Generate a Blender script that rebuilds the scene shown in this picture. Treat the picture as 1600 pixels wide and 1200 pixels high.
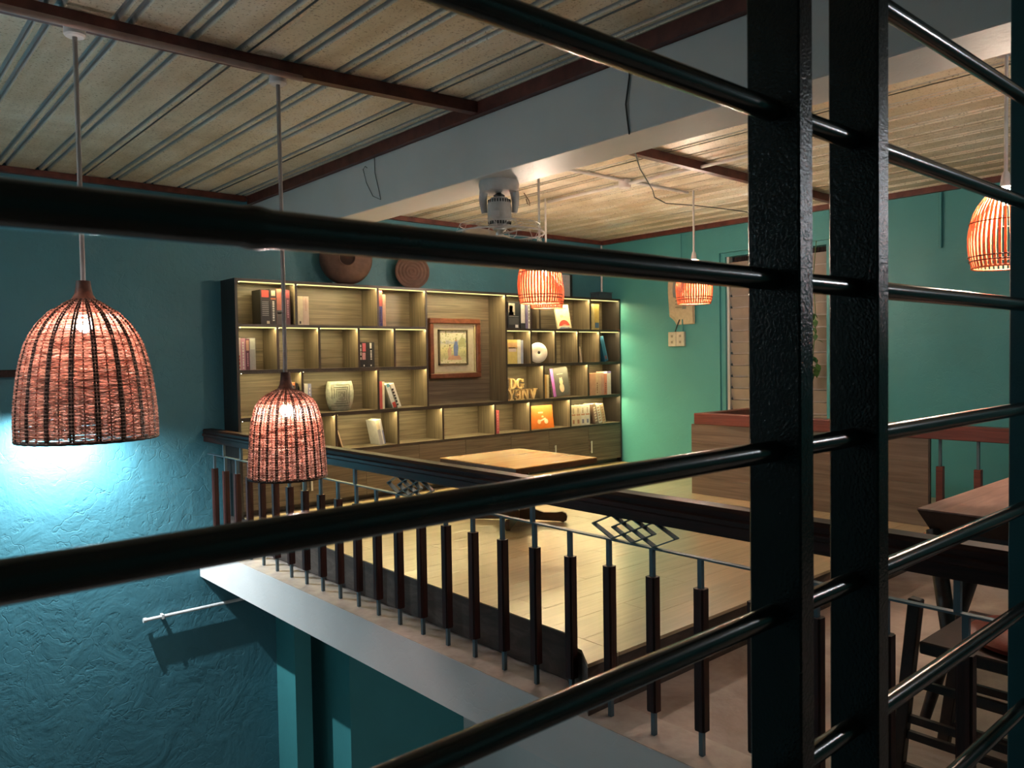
import bpy, bmesh, math, random
from mathutils import Vector, Matrix
random.seed(7)
PI = math.pi
for o in list(bpy.data.objects): bpy.data.objects.remove(o)
scene = bpy.context.scene
COL = scene.collection

# ------------------------------------------------------------------ camera
cam_d = bpy.data.cameras.new('camera'); cam = bpy.data.objects.new('camera', cam_d); COL.objects.link(cam)
cam_d.lens = 1223.83 / 1600 * 36; cam_d.sensor_width = 36; cam_d.sensor_fit = 'HORIZONTAL'
cam_d.clip_start = 0.05; cam_d.clip_end = 60
yaw, pit, rol = math.radians(41.1745), math.radians(1.9186), math.radians(-0.9342)
fwd = Vector((math.sin(yaw)*math.cos(pit), math.cos(yaw)*math.cos(pit), -math.sin(pit)))
rgt = Vector((math.cos(yaw), -math.sin(yaw), 0)); upv = rgt.cross(fwd)
r2 = rgt*math.cos(rol) + upv*math.sin(rol); u2 = upv*math.cos(rol) - rgt*math.sin(rol)
cam.matrix_world = Matrix(((r2.x, u2.x, -fwd.x, 0), (r2.y, u2.y, -fwd.y, 0), (r2.z, u2.z, -fwd.z, 1.345), (0, 0, 0, 1)))
cam_d.dof.use_dof = True; cam_d.dof.focus_distance = 4.2; cam_d.dof.aperture_fstop = 10.5
scene.camera = cam

# ------------------------------------------------------------------ world, exposure
w = bpy.data.worlds.new('night'); scene.world = w; w.use_nodes = True
w.node_tree.nodes['Background'].inputs[0].default_value = (0.25, 0.32, 0.45, 1)
w.node_tree.nodes['Background'].inputs[1].default_value = 0.02
vs = scene.view_settings
vs.view_transform = 'Standard'; vs.look = 'None'; vs.gamma = 1; vs.use_curve_mapping = False
vs.exposure = 1.45

# light levels (all lamps are built further down with their fixtures)
P_WICKER_BIG, P_WICKER_SMALL = 310.0, 320.0     # emission strength of the bulbs
P_BAMBOO = 580.0
P_LED_UP, P_LED_LOW = 84.0, 76.0
P_FLOOD = 125.0
P_TUBE, P_TUBE_WALL = 20.0, 27.0
C_WICKER = (1.0, 0.86, 0.80); C_BAMBOO = (1.0, 0.82, 0.64); C_LED = (1.0, 0.83, 0.38); C_FLOOD = (0.80, 0.95, 1.0)

# ------------------------------------------------------------------ materials
MATS = {}
def base(name, col, rough=0.5, metal=0.0, spec=0.5):
    m = bpy.data.materials.new(name); m.use_nodes = True
    b = m.node_tree.nodes['Principled BSDF']
    b.inputs['Base Color'].default_value = (*col, 1); b.inputs['Roughness'].default_value = rough
    b.inputs['Metallic'].default_value = metal; b.inputs['Specular IOR Level'].default_value = spec
    MATS[name] = m
    return m, m.node_tree, b
def N(nt, t, **kw):
    n = nt.nodes.new(t)
    for k, v in kw.items():
        if k in n.inputs: n.inputs[k].default_value = v
        else: setattr(n, k, v)
    return n
def coords(nt, scale=(1, 1, 1), src='Object'):
    tc = N(nt, 'ShaderNodeTexCoord'); mp = N(nt, 'ShaderNodeMapping'); mp.inputs['Scale'].default_value = scale
    nt.links.new(tc.outputs[src], mp.inputs['Vector']); return mp.outputs[0]
def world_coords(nt, scale=(1, 1, 1)):
    g = N(nt, 'ShaderNodeNewGeometry'); mp = N(nt, 'ShaderNodeMapping'); mp.inputs['Scale'].default_value = scale
    nt.links.new(g.outputs['Position'], mp.inputs['Vector']); return mp.outputs[0]
def noise(nt, vec, scale, detail=4, rough=0.55, dist=0.0):
    n = N(nt, 'ShaderNodeTexNoise'); n.inputs['Scale'].default_value = scale; n.inputs['Detail'].default_value = detail
    n.inputs['Roughness'].default_value = rough; n.inputs['Distortion'].default_value = dist
    nt.links.new(vec, n.inputs['Vector']); return n.outputs['Fac']
def ramp(nt, fac, stops):
    r = N(nt, 'ShaderNodeValToRGB'); e = r.color_ramp.elements
    while len(e) < len(stops): e.new(0.5)
    for i, (p, c) in enumerate(stops): e[i].position = p; e[i].color = (*c, 1)
    nt.links.new(fac, r.inputs[0]); return r.outputs[0]
def mixc(nt, fac, a, b, mode='MIX'):
    m = N(nt, 'ShaderNodeMix', data_type='RGBA', blend_type=mode)
    for s, v in ((m.inputs[0], fac), (m.inputs[6], a), (m.inputs[7], b)):
        if hasattr(v, 'links'): nt.links.new(v, s)
        else: s.default_value = v if not isinstance(v, tuple) else (*v, 1)
    return m.outputs[2]
def bump(nt, b, h, strength=0.3, dist=0.01):
    n = N(nt, 'ShaderNodeBump'); n.inputs['Strength'].default_value = strength; n.inputs['Distance'].default_value = dist
    nt.links.new(h, n.inputs['Height']); nt.links.new(n.outputs[0], b.inputs['Normal'])
def add(nt, a, b, k=1.0):
    m = N(nt, 'ShaderNodeMath', operation='MULTIPLY_ADD'); nt.links.new(b, m.inputs[0]); m.inputs[1].default_value = k
    nt.links.new(a, m.inputs[2]); return m.outputs[0]

def plaster(name, col, lump, fine, rough=0.5):
    m, nt, b = base(name, col, rough, spec=0.35)
    v = world_coords(nt)
    big = noise(nt, v, 3.2, 5, 0.62, 0.6)
    tro = noise(nt, world_coords(nt, (9, 9, 1.6)), 4.0, 3, 0.5, 0.3)
    fin = noise(nt, v, 70, 3)
    c = ramp(nt, noise(nt, v, 1.1, 4), [(0.3, tuple(x*0.9 for x in col)), (0.7, tuple(min(1, x*1.08) for x in col))])
    nt.links.new(c, b.inputs['Base Color'])
    vo = N(nt, 'ShaderNodeTexVoronoi', feature='DISTANCE_TO_EDGE'); vo.inputs['Scale'].default_value = 1.3
    wv = N(nt, 'ShaderNodeVectorMath', operation='ADD'); nt.links.new(v, wv.inputs[0])
    wn_ = N(nt, 'ShaderNodeTexNoise'); wn_.inputs['Scale'].default_value = 5.0; nt.links.new(v, wn_.inputs['Vector']); nt.links.new(wn_.outputs['Color'], wv.inputs[1]); nt.links.new(wv.outputs[0], vo.inputs['Vector'])
    crk = ramp(nt, vo.outputs['Distance'], [(0.0, (0, 0, 0)), (0.012, (1, 1, 1))])
    pit_ = ramp(nt, noise(nt, v, 16, 4, 0.6, 0.4), [(0.30, (0, 0, 0)), (0.42, (1, 1, 1))])
    bump(nt, b, add(nt, add(nt, add(nt, add(nt, big, tro, 0.10), fin, fine), crk, 0.10), pit_, 0.12), 1.0, lump)
    return m
plaster('teal_plaster', (0.060, 0.185, 0.230), 0.012, 0.05)
plaster('teal_smooth', (0.062, 0.260, 0.275), 0.004, 0.05, 0.45)
plaster('white_paint', (0.56, 0.56, 0.55), 0.003, 0.1, 0.55)
plaster('fascia_lamp_tint', (0.70, 0.635, 0.615), 0.003, 0.1, 0.5)  # white paint, lightened and tinted pink to carry the warm lamplight
plaster('cream_outside', (0.62, 0.54, 0.46), 0.01, 0.1, 0.8)

def concrete():
    m, nt, b = base('concrete', (0.3, 0.25, 0.22), 0.5)
    v = world_coords(nt)
    c = ramp(nt, noise(nt, v, 2.3, 6, 0.65, 0.8), [(0.3, (0.24, 0.17, 0.145)), (0.55, (0.40, 0.31, 0.27)), (0.75, (0.52, 0.43, 0.38))])
    nt.links.new(c, b.inputs['Base Color']); bump(nt, b, noise(nt, v, 30, 5), 0.25, 0.006)
concrete()
def ledge():
    m, nt, b = base('ledge_concrete', (0.42, 0.34, 0.31), 0.65)
    v = world_coords(nt)
    c = ramp(nt, noise(nt, v, 9, 6, 0.6), [(0.3, (0.34, 0.27, 0.24)), (0.7, (0.50, 0.42, 0.38))])
    nt.links.new(c, b.inputs['Base Color']); bump(nt, b, noise(nt, v, 40, 5), 0.35, 0.006)
ledge()
def wood(name, c0, c1, c2, scale, rough=0.4, spec=0.5, bmp=0.05, dist=1.2):
    """scale is small along the grain, large across it"""
    m, nt, b = base(name, c1, rough, spec=spec)
    oi = N(nt, 'ShaderNodeObjectInfo')
    v0 = world_coords(nt, scale)
    ad = N(nt, 'ShaderNodeVectorMath', operation='ADD'); nt.links.new(v0, ad.inputs[0])
    mu = N(nt, 'ShaderNodeVectorMath', operation='SCALE'); mu.inputs[0].default_value = (7.3, 5.1, 9.7)
    nt.links.new(oi.outputs['Random'], mu.inputs['Scale']); nt.links.new(mu.outputs[0], ad.inputs[1])
    f = noise(nt, ad.outputs[0], 1.0, 6, 0.62, dist)
    c = ramp(nt, f, [(0.28, c0), (0.5, c1), (0.72, c2)])
    nt.links.new(c, b.inputs['Base Color']); bump(nt, b, f, bmp, 0.004)
    return m
WAL = ((0.040, 0.030, 0.020), (0.095, 0.072, 0.050), (0.160, 0.124, 0.087))
wood('walnut_x', *WAL, (1.3, 30, 42), 0.45)
wood('walnut_z', *WAL, (60, 60, 1.3), 0.45)
wood('walnut_panel', (0.085, 0.056, 0.040), (0.135, 0.092, 0.067), (0.19, 0.135, 0.10), (20, 1.2, 30), 0.4)
wood('walnut_edge', (0.018, 0.012, 0.010), (0.035, 0.024, 0.019), (0.055, 0.038, 0.030), (3, 3, 3), 0.4)
wood('dark_walnut_side', (0.012, 0.010, 0.010), (0.022, 0.018, 0.017), (0.035, 0.028, 0.026), (40, 40, 1.5), 0.45)
lam = wood('laminate', (0.33, 0.235, 0.125), (0.42, 0.305, 0.165), (0.50, 0.37, 0.21), (1.5, 26, 26), 0.30, 0.9, 0.0).node_tree.nodes['Principled BSDF']
lam.inputs['IOR'].default_value = 1.7; lam.inputs['Coat Weight'].default_value = 0.55; lam.inputs['Coat Roughness'].default_value = 0.22; lam.inputs['Coat IOR'].default_value = 1.65
wood('platform_side', (0.030, 0.020, 0.016), (0.062, 0.040, 0.032), (0.11, 0.075, 0.062), (6, 5, 18), 0.55)
wood('rail_wood', (0.012, 0.005, 0.004), (0.030, 0.011, 0.009), (0.055, 0.018, 0.014), (30, 2, 30), 0.42, 0.20)
wood('sleeve_wood', (0.012, 0.0045, 0.004), (0.034, 0.010, 0.008), (0.065, 0.017, 0.013), (30, 30, 2), 0.42, 0.30)
wood('red_rail', (0.08, 0.019, 0.013), (0.135, 0.031, 0.021), (0.19, 0.048, 0.032), (30, 2.5, 40), 0.4)
wood('honey_wood', (0.42, 0.20, 0.055), (0.56, 0.30, 0.09), (0.66, 0.38, 0.13), (2, 22, 22), 0.2, 0.6, 0.02)
wood('brown_leg', (0.035, 0.014, 0.006), (0.07, 0.03, 0.012), (0.11, 0.05, 0.02), (12, 12, 12), 0.35)
wood('dark_table', (0.16, 0.085, 0.065), (0.24, 0.135, 0.105), (0.33, 0.20, 0.16), (2, 18, 18), 0.4)
wood('dark_chair', (0.010, 0.005, 0.004), (0.022, 0.010, 0.008), (0.04, 0.018, 0.013), (14, 14, 14), 0.4)
wood('letter_wood', (0.50, 0.32, 0.13), (0.62, 0.42, 0.19), (0.72, 0.50, 0.25), (6, 20, 30), 0.5)
wood('frame_wood', (0.06, 0.016, 0.008), (0.10, 0.030, 0.015), (0.16, 0.055, 0.03), (12, 12, 12), 0.3, 0.6)

def roof():
    m, nt, b = base('roof_metal', (0.4, 0.4, 0.38), 0.5, 0.1)
    v = world_coords(nt)
    st = noise(nt, world_coords(nt, (16, 0.8, 1)), 1.0, 5, 0.6)
    dirt = ramp(nt, add(nt, noise(nt, v, 1.3, 5, 0.65, 0.5), st, 0.35), [(0.42, (0.72, 0.71, 0.66)), (0.60, (0.68, 0.60, 0.47)), (0.80, (0.50, 0.40, 0.27))])
    spk = ramp(nt, noise(nt, v, 85, 2, 0.6), [(0.33, (0.35, 0.3, 0.25)), (0.42, (1, 1, 1))])
    dirt = mixc(nt, 0.75, dirt, spk, 'MULTIPLY')
    rust = ramp(nt, noise(nt, v, 1.9, 4, 0.7, 0.8), [(0.70, (0, 0, 0)), (0.80, (1, 1, 1))])
    dirt = mixc(nt, rust, dirt, (0.25, 0.10, 0.035))
    # clean zinc on the raised ribs, dust on the flat pans: by height in the sheet
    sx = N(nt, 'ShaderNodeSeparateXYZ'); tc = N(nt, 'ShaderNodeTexCoord'); nt.links.new(tc.outputs['Object'], sx.inputs[0])
    rb = ramp(nt, sx.outputs['Z'], [(0.004, (0, 0, 0)), (0.010, (1, 1, 1))])
    c = mixc(nt, rb, dirt, (0.36, 0.40, 0.42))
    nt.links.new(c, b.inputs['Base Color'])
    bump(nt, b, noise(nt, v, 5, 3), 0.2, 0.01)
roof()
m, nt, b = base('red_steel', (0.11, 0.026, 0.018), 0.45)
c = ramp(nt, noise(nt, world_coords(nt), 14, 5), [(0.35, (0.07, 0.017, 0.013)), (0.7, (0.15, 0.040, 0.028))]); nt.links.new(c, b.inputs['Base Color'])
m, nt, b = base('black_gloss', (0.017, 0.019, 0.017), 0.20, spec=0.55)
bump(nt, b, noise(nt, world_coords(nt), 260, 2), 0.06, 0.002)
m, nt, b = base('black_orange_peel', (0.006, 0.008, 0.008), 0.22, spec=0.35)
bump(nt, b, noise(nt, world_coords(nt), 230, 3), 0.55, 0.002)
m, nt, b = base('teal_post_paint', (0.006, 0.055, 0.068), 0.4, spec=0.4)
bump(nt, b, noise(nt, world_coords(nt), 150, 3), 0.3, 0.002)
m, nt, b = base('steel_bar', (0.085, 0.125, 0.150), 0.42, 0.2)
bump(nt, b, noise(nt, world_coords(nt), 90, 3), 0.15, 0.002)
m, nt, b = base('pvc', (0.62, 0.58, 0.57), 0.4)
c = ramp(nt, noise(nt, world_coords(nt), 12, 4), [(0.3, (0.54, 0.50, 0.49)), (0.7, (0.68, 0.64, 0.63))]); nt.links.new(c, b.inputs['Base Color'])
m, nt, b = base('pvc_dull', (0.27, 0.235, 0.225), 0.45)
c = ramp(nt, noise(nt, world_coords(nt), 12, 4), [(0.3, (0.21, 0.18, 0.17)), (0.7, (0.32, 0.285, 0.275))]); nt.links.new(c, b.inputs['Base Color'])
m, nt, b = base('pvc_brown', (0.20, 0.13, 0.11), 0.45)
c = ramp(nt, noise(nt, world_coords(nt), 12, 4), [(0.3, (0.26, 0.17, 0.15)), (0.7, (0.38, 0.27, 0.24))]); nt.links.new(c, b.inputs['Base Color'])
m, nt, b = base('fan_plastic', (0.50, 0.48, 0.47), 0.4)
c = ramp(nt, noise(nt, world_coords(nt), 25, 4), [(0.3, (0.44, 0.42, 0.41)), (0.7, (0.54, 0.52, 0.51))]); nt.links.new(c, b.inputs['Base Color'])
m, nt, b = base('chrome', (0.62, 0.62, 0.60), 0.45, 0.6); bump(nt, b, noise(nt, world_coords(nt), 60, 2), 0.03, 0.001)
m, nt, b = base('cable', (0.012, 0.012, 0.012), 0.5); bump(nt, b, noise(nt, world_coords(nt), 60, 2), 0.1, 0.001)
m, nt, b = base('clay', (0.24, 0.125, 0.085), 0.75)
c = ramp(nt, noise(nt, world_coords(nt), 16, 5), [(0.3, (0.080, 0.042, 0.031)), (0.7, (0.14, 0.075, 0.054))]); nt.links.new(c, b.inputs['Base Color'])
bump(nt, b, noise(nt, world_coords(nt), 50, 4), 0.3, 0.004)
m, nt, b = base('dark_mouth', (0.02, 0.008, 0.006), 0.9); bump(nt, b, noise(nt, world_coords(nt), 40, 2), 0.1, 0.001)
m, nt, b = base('stone', (0.50, 0.48, 0.36), 0.8)
c = ramp(nt, noise(nt, world_coords(nt), 40, 5), [(0.3, (0.15, 0.15, 0.125)), (0.7, (0.25, 0.25, 0.205))]); nt.links.new(c, b.inputs['Base Color'])
bump(nt, b, noise(nt, world_coords(nt), 120, 4), 0.4, 0.003)
m, nt, b = base('stone_groove', (0.05, 0.05, 0.035), 0.9); bump(nt, b, noise(nt, world_coords(nt), 60, 2), 0.1, 0.001)
m, nt, b = base('shell_white', (0.78, 0.74, 0.66), 0.55); bump(nt, b, noise(nt, world_coords(nt), 80, 3), 0.2, 0.002)
m, nt, b = base('paper', (0.72, 0.68, 0.56), 0.8)
c = ramp(nt, noise(nt, world_coords(nt, (300, 6, 6)), 1.0, 2), [(0.3, (0.60, 0.56, 0.46)), (0.7, (0.76, 0.72, 0.60))]); nt.links.new(c, b.inputs['Base Color'])
m, nt, b = base('red_leather', (0.16, 0.022, 0.012), 0.35); bump(nt, b, noise(nt, world_coords(nt), 90, 4), 0.3, 0.003)
m, nt, b = base('frosted_glass', (0.50, 0.43, 0.39), 0.35)
c = ramp(nt, noise(nt, world_coords(nt), 6, 3), [(0.3, (0.33, 0.27, 0.235)), (0.7, (0.42, 0.35, 0.31))]); nt.links.new(c, b.inputs['Base Color'])
b.inputs['Transmission Weight'].default_value = 0.35
m, nt, b = base('dark_curtain', (0.020, 0.010, 0.009), 0.9); bump(nt, b, noise(nt, world_coords(nt, (30, 30, 4)), 2, 2), 0.3, 0.01)
m, nt, b = base('leaf', (0.04, 0.11, 0.025), 0.45)
c = ramp(nt, noise(nt, world_coords(nt), 20, 3), [(0.3, (0.02, 0.06, 0.015)), (0.7, (0.07, 0.16, 0.04))]); nt.links.new(c, b.inputs['Base Color'])

def canes(name, c0, c1, trans, rough=0.5, scale=(1, 1, 1), ns=45):
    m, nt, b = base(name, c1, rough)
    c = ramp(nt, noise(nt, world_coords(nt, scale), ns, 4), [(0.36, c0), (0.62, c1)]); nt.links.new(c, b.inputs['Base Color'])
    t = N(nt, 'ShaderNodeBsdfTranslucent'); nt.links.new(c, t.inputs[0])
    mx = N(nt, 'ShaderNodeMixShader'); mx.inputs[0].default_value = trans
    nt.links.new(b.outputs[0], mx.inputs[1]); nt.links.new(t.outputs[0], mx.inputs[2])
    nt.links.new(mx.outputs[0], nt.nodes['Material Output'].inputs[0])
canes('wicker', (0.30, 0.145, 0.11), (0.80, 0.54, 0.45), 0.50, 0.5, (0.12, 0.12, 1.0), 160)
canes('wicker_stake', (0.035, 0.013, 0.008), (0.075, 0.028, 0.018), 0.08)
canes('wicker_thin', (0.30, 0.07, 0.04), (0.42, 0.11, 0.06), 0.35)
canes('bamboo', (0.50, 0.15, 0.065), (0.66, 0.225, 0.10), 0.30)
canes('bamboo_band', (0.05, 0.012, 0.006), (0.10, 0.025, 0.012), 0.1)

def emit(name, col, s):
    m = bpy.data.materials.new(name); m.use_nodes = True; nt = m.node_tree
    nt.nodes.remove(nt.nodes['Principled BSDF'])
    e = N(nt, 'ShaderNodeEmission'); e.inputs[0].default_value = (*col, 1); e.inputs[1].default_value = s
    nt.links.new(e.outputs[0], nt.nodes['Material Output'].inputs[0]); MATS[name] = m
emit('bulb_wicker_big', C_WICKER, P_WICKER_BIG); emit('bulb_wicker_small', C_WICKER, P_WICKER_SMALL)
emit('bulb_bamboo', C_BAMBOO, P_BAMBOO); emit('led_up', C_LED, P_LED_UP); emit('led_low', C_LED, P_LED_LOW)
emit('bulb_cool', (0.82, 0.92, 1.0), P_BAMBOO); emit('led_lens', (1.0, 0.82, 0.30), 0.62); emit('tube_glow', (0.8, 0.95, 1.0), P_TUBE); emit('tube_wall', (0.72, 0.93, 1.0), P_TUBE_WALL)

def cover(col, rough=0.45):
    key = 'cover_%02x%02x%02x' % tuple(int(x*255) for x in col)
    if key in MATS: return key
    col = tuple(x*0.78 for x in col)
    m, nt, b = base(key, col, rough)
    c = ramp(nt, noise(nt, world_coords(nt), 30, 3), [(0.3, tuple(x*0.88 for x in col)), (0.7, tuple(min(1, x*1.08) for x in col))])
    nt.links.new(c, b.inputs['Base Color']); return key

# ------------------------------------------------------------------ mesh helpers
def bm_new(): return bmesh.new()
def box(bm, x0, x1, y0, y1, z0, z1, mtx=None):
    v = [bm.verts.new((x, y, z)) for z in (z0, z1) for y in (y0, y1) for x in (x0, x1)]
    for f in ((0, 2, 3, 1), (4, 5, 7, 6), (0, 1, 5, 4), (2, 6, 7, 3), (0, 4, 6, 2), (1, 3, 7, 5)): bm.faces.new([v[i] for i in f])
    if mtx is not None:
        for q in v: q.co = mtx @ q.co
    return v
def frame_at(d):
    d = d.normalized(); a = Vector((0, 0, 1)) if abs(d.z) < 0.9 else Vector((1, 0, 0))
    s = d.cross(a).normalized(); return s, s.cross(d).normalized()
def tube(bm, pts, rads, n=8, closed=False, cap=True, up=None):
    pts = [Vector(p) for p in pts]; L = len(pts)
    if not hasattr(rads, '__len__'): rads = [rads]*L
    rings = []
    for i, p in enumerate(pts):
        if closed: d = pts[(i+1) % L] - pts[i-1]
        else: d = pts[min(i+1, L-1)] - pts[max(i-1, 0)]
        s, t = frame_at(d)
        if up is not None: t = Vector(up); s = d.normalized().cross(t).normalized()
        rings.append([bm.verts.new(p + (s*math.cos(2*PI*k/n) + t*math.sin(2*PI*k/n))*rads[i]) for k in range(n)])
    for i in range(L if closed else L-1):
        a, b = rings[i], rings[(i+1) % L]
        for k in range(n): bm.faces.new((a[k], a[(k+1) % n], b[(k+1) % n], b[k]))
    if cap and not closed:
        bm.faces.new(rings[0][::-1]); bm.faces.new(rings[-1])
def lathe(bm, prof, c=(0, 0, 0), n=24, axis=None, cap=True):
    c = Vector(c); rings = []
    Q = Matrix.Identity(3) if axis is None else Vector((0, 0, 1)).rotation_difference(Vector(axis)).to_matrix()
    for r, z in prof:
        rings.append([bm.verts.new(c + Q @ Vector((max(r, 1e-4)*math.cos(2*PI*k/n), max(r, 1e-4)*math.sin(2*PI*k/n), z))) for k in range(n)])
    for a, b in zip(rings, rings[1:]):
        for k in range(n): bm.faces.new((a[k], a[(k+1) % n], b[(k+1) % n], b[k]))
    if cap:
        bm.faces.new(rings[0][::-1]); bm.faces.new(rings[-1])
def prism(bm, poly, d0, d1, fn):
    """poly of 2D points extruded from depth d0 to d1; fn(u, v, d) -> 3D"""
    a = [bm.verts.new(fn(u, v, d0)) for u, v in poly]; b = [bm.verts.new(fn(u, v, d1)) for u, v in poly]
    bm.faces.new(a[::-1]); bm.faces.new(b); n = len(poly)
    for i in range(n): bm.faces.new((a[i], a[(i+1) % n], b[(i+1) % n], b[i]))
def bar(bm, p, q, wa, wb, up=(0, 0, 1)):
    """rectangular bar p->q, wa across, wb along up"""
    p, q = Vector(p), Vector(q); d = (q-p).normalized(); s = d.cross(Vector(up)).normalized(); t = s.cross(d)
    v = [bm.verts.new(e + s*i*wa/2 + t*j*wb/2) for e in (p, q) for i, j in ((-1, -1), (1, -1), (1, 1), (-1, 1))]
    for f in ((3, 2, 1, 0), (4, 5, 6, 7), (0, 1, 5, 4), (1, 2, 6, 5), (2, 3, 7, 6), (3, 0, 4, 7)): bm.faces.new([v[i] for i in f])
ORG = {}
XF = [None]        # sizing of the bookcase group: from image coordinates, then enlarged about the camera position to meet the walls
def obj(name, bm, mat, parent=None, smooth=False, bevel=0.0, org=None):
    """one mesh object from a bmesh in world coordinates; its origin goes to the bottom centre of the mesh"""
    if bevel:
        bmesh.ops.recalc_face_normals(bm, faces=bm.faces)
        bmesh.ops.bevel(bm, geom=list(bm.edges), offset=bevel, segments=1, affect='EDGES', clamp_overlap=True)
    bmesh.ops.recalc_face_normals(bm, faces=bm.faces)
    if XF[0] is not None:
        for v in bm.verts: v.co = XF[0] @ v.co
    xs = [v.co for v in bm.verts]
    lo = Vector([min(c[i] for c in xs) for i in range(3)]); hi = Vector([max(c[i] for c in xs) for i in range(3)])
    o0 = Vector(org) if org is not None else Vector(((lo.x+hi.x)/2, (lo.y+hi.y)/2, lo.z))
    for v in bm.verts: v.co -= o0
    if smooth:
        for f in bm.faces: f.smooth = True
    me = bpy.data.meshes.new(name); bm.to_mesh(me); bm.free()
    me.materials.append(MATS[mat] if isinstance(mat, str) else mat)
    if smooth and hasattr(me, 'set_sharp_from_angle'): me.set_sharp_from_angle(angle=math.radians(40))
    o = bpy.data.objects.new(name, me); COL.objects.link(o)
    ORG[o.name] = o0
    if parent is not None: o.parent = parent; o.location = o0 - ORG[parent.name]
    else: o.location = o0
    return o
def thing(name, label, cat, loc, group=None):
    if XF[0] is not None: loc = XF[0] @ Vector(loc)
    o = bpy.data.objects.new(name, None); COL.objects.link(o); o.location = loc; ORG[o.name] = Vector(loc)
    o.empty_display_size = 0.05
    return tag(o, label, cat, group)
def tag(o, label, cat, group=None):
    o['label'] = label; o['category'] = cat
    if group: o['group'] = group
    return o
def struct(o, label=None):
    o['kind'] = 'structure'
    if label: o['label'] = label
    return o
def stuff(o): o['kind'] = 'stuff'; return o
def B(name, mat, x0, x1, y0, y1, z0, z1, parent=None, bevel=0.0):
    bm = bm_new(); box(bm, x0, x1, y0, y1, z0, z1); return obj(name, bm, mat, parent, bevel=bevel)
def dup(src, parent, offset):
    """copy a part (sharing mesh) and its sub-parts under parent, moved by offset in world"""
    c = src.copy(); COL.objects.link(c); c.parent = parent
    ORG[c.name] = ORG[src.name] + Vector(offset); c.location = ORG[c.name] - ORG[parent.name]
    for ch in src.children: dup(ch, c, offset)
    return c
def dup_thing(src, loc, label, group=None):
    c = src.copy(); COL.objects.link(c); c.location = loc; ORG[c.name] = Vector(loc); c['label'] = label
    if group: c['group'] = group
    off = Vector(loc) - ORG[src.name]
    for ch in list(src.children): dup(ch, c, off)
    return c

# ================================================================== SETTING
YW, XR, ZC = 5.85, 6.45, 2.602        # back wall, right wall, underside of the roof sheets
YF = 5.40                             # bookcase front
SKEW = 0.0100
# ---- back wall with the columns below the gallery
wb = struct(B('wall_back', 'teal_plaster', -1.2, XR+0.2, YW, YW+0.15, -3.6, 2.70), 'rough teal plaster back wall running down into the stairwell')
B('column', 'teal_smooth', 2.60, 2.733, 5.527, YW, -3.6, -0.24, wb)
B('column', 'teal_smooth', 2.89, 3.96, 5.22, YW, -3.6, -0.24, wb)
# cracks and plaster seams stand proud of the wall
# ---- right wall with the window opening  (opening Y 3.24..4.34, Z 0.62..2.31)
bm = bm_new()
box(bm, XR, XR+0.15, -2.2, 3.24, -0.3, 2.70); box(bm, XR, XR+0.15, 4.34, YW, -0.3, 2.70)
box(bm, XR, XR+0.15, 3.24, 4.34, -0.3, 0.62); box(bm, XR, XR+0.15, 3.24, 4.34, 2.31, 2.70)
wr = struct(obj('wall_right', bm, 'teal_smooth'), 'smooth teal wall with a louvre window on the right')
struct(B('wall_left', 'teal_plaster', -1.2, -1.05, -2.35, YW, -3.6, 2.70), 'teal wall of the stairwell outside the left edge')
struct(B('wall_front', 'teal_smooth', -1.05, XR+0.15, -2.35, -2.2, -3.6, 2.70), 'teal wall behind the viewpoint')
struct(B('floor_lower', 'concrete', -1.2, XR+0.2, -2.35, YW+0.15, -3.75, -3.6), 'concrete floor at the bottom of the stairwell')
struct(B('wall_lower', 'white_paint', 3.96, 4.08, -2.2, 5.22, -3.6, -0.24), 'pale painted wall of the storey below the gallery')
struct(B('floor_landing', 'concrete', -1.05, 2.00, -2.2, 0.68, -0.40, -0.25), 'landing under the pipe railing')
# ---- gallery slab, its white fascia and the ledge the balusters stand on
struct(B('floor_gallery', 'concrete', 2.12, XR, -2.2, YW, -0.228, 0.0), 'worn brownish concrete floor of the gallery')
t1 = struct(B('trim_fascia', 'fascia_lamp_tint', 2.065, 2.185, -2.2, YW-0.003, -0.229, 0.0065), 'white painted fascia along the gallery slab edge')
t2 = struct(B('trim_ledge', 'ledge_concrete', 2.067, 2.262, -2.2, YW-0.004, 0.0068, 0.0085), 'dusty pinkish ledge strip under the balusters')
t1.rotation_euler.z = t2.rotation_euler.z = SKEW   # the edge of the gallery is not quite square to the walls
# ---- timber platform
fp = struct(B('floor_platform', 'platform_side', 2.275, XR-0.001, 1.995, YW-0.001, 0.001, 0.190), 'raised laminate platform in front of the bookcase')
B('edge_board', 'platform_side', 2.262, 2.275, 2.105, YW-0.002, 0.008, 0.200, fp)
flare = [(2.262, 2.268), (2.177, 2.158), (2.173, 2.098), (2.086, 1.985), (2.262, 1.985)]
for nm, mt_, za, zb_ in (('corner_block', 'platform_side', 0.0092, 0.190), ('plank', 'laminate', 0.1905, 0.205)):
    bm = bm_new(); prism(bm, flare, za, zb_, lambda u, v, d: (u, v, d)); obj(nm, bm, mt_, fp)
rows = 20; pw = (YW-0.006-1.983)/rows
pm = None
for r in range(rows):
    y0 = 1.983 + r*pw
    x = 2.264
    cut = [2.264 + ((r*0.47) % 1.25)]
    while cut[-1] < XR-0.002: cut.append(cut[-1]+1.25)
    ends = [x] + [c for c in cut if c > x+0.12 and c < XR-0.1] + [XR-0.002]
    for a, b_ in zip(ends, ends[1:]):
        bm = bm_new(); ya = y0+0.0008; yb = y0+pw-0.0008
        box(bm, a+0.0008, b_-0.0008, ya, yb, 0.1905, 0.205)
        obj('plank', bm, 'laminate', fp)
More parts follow.
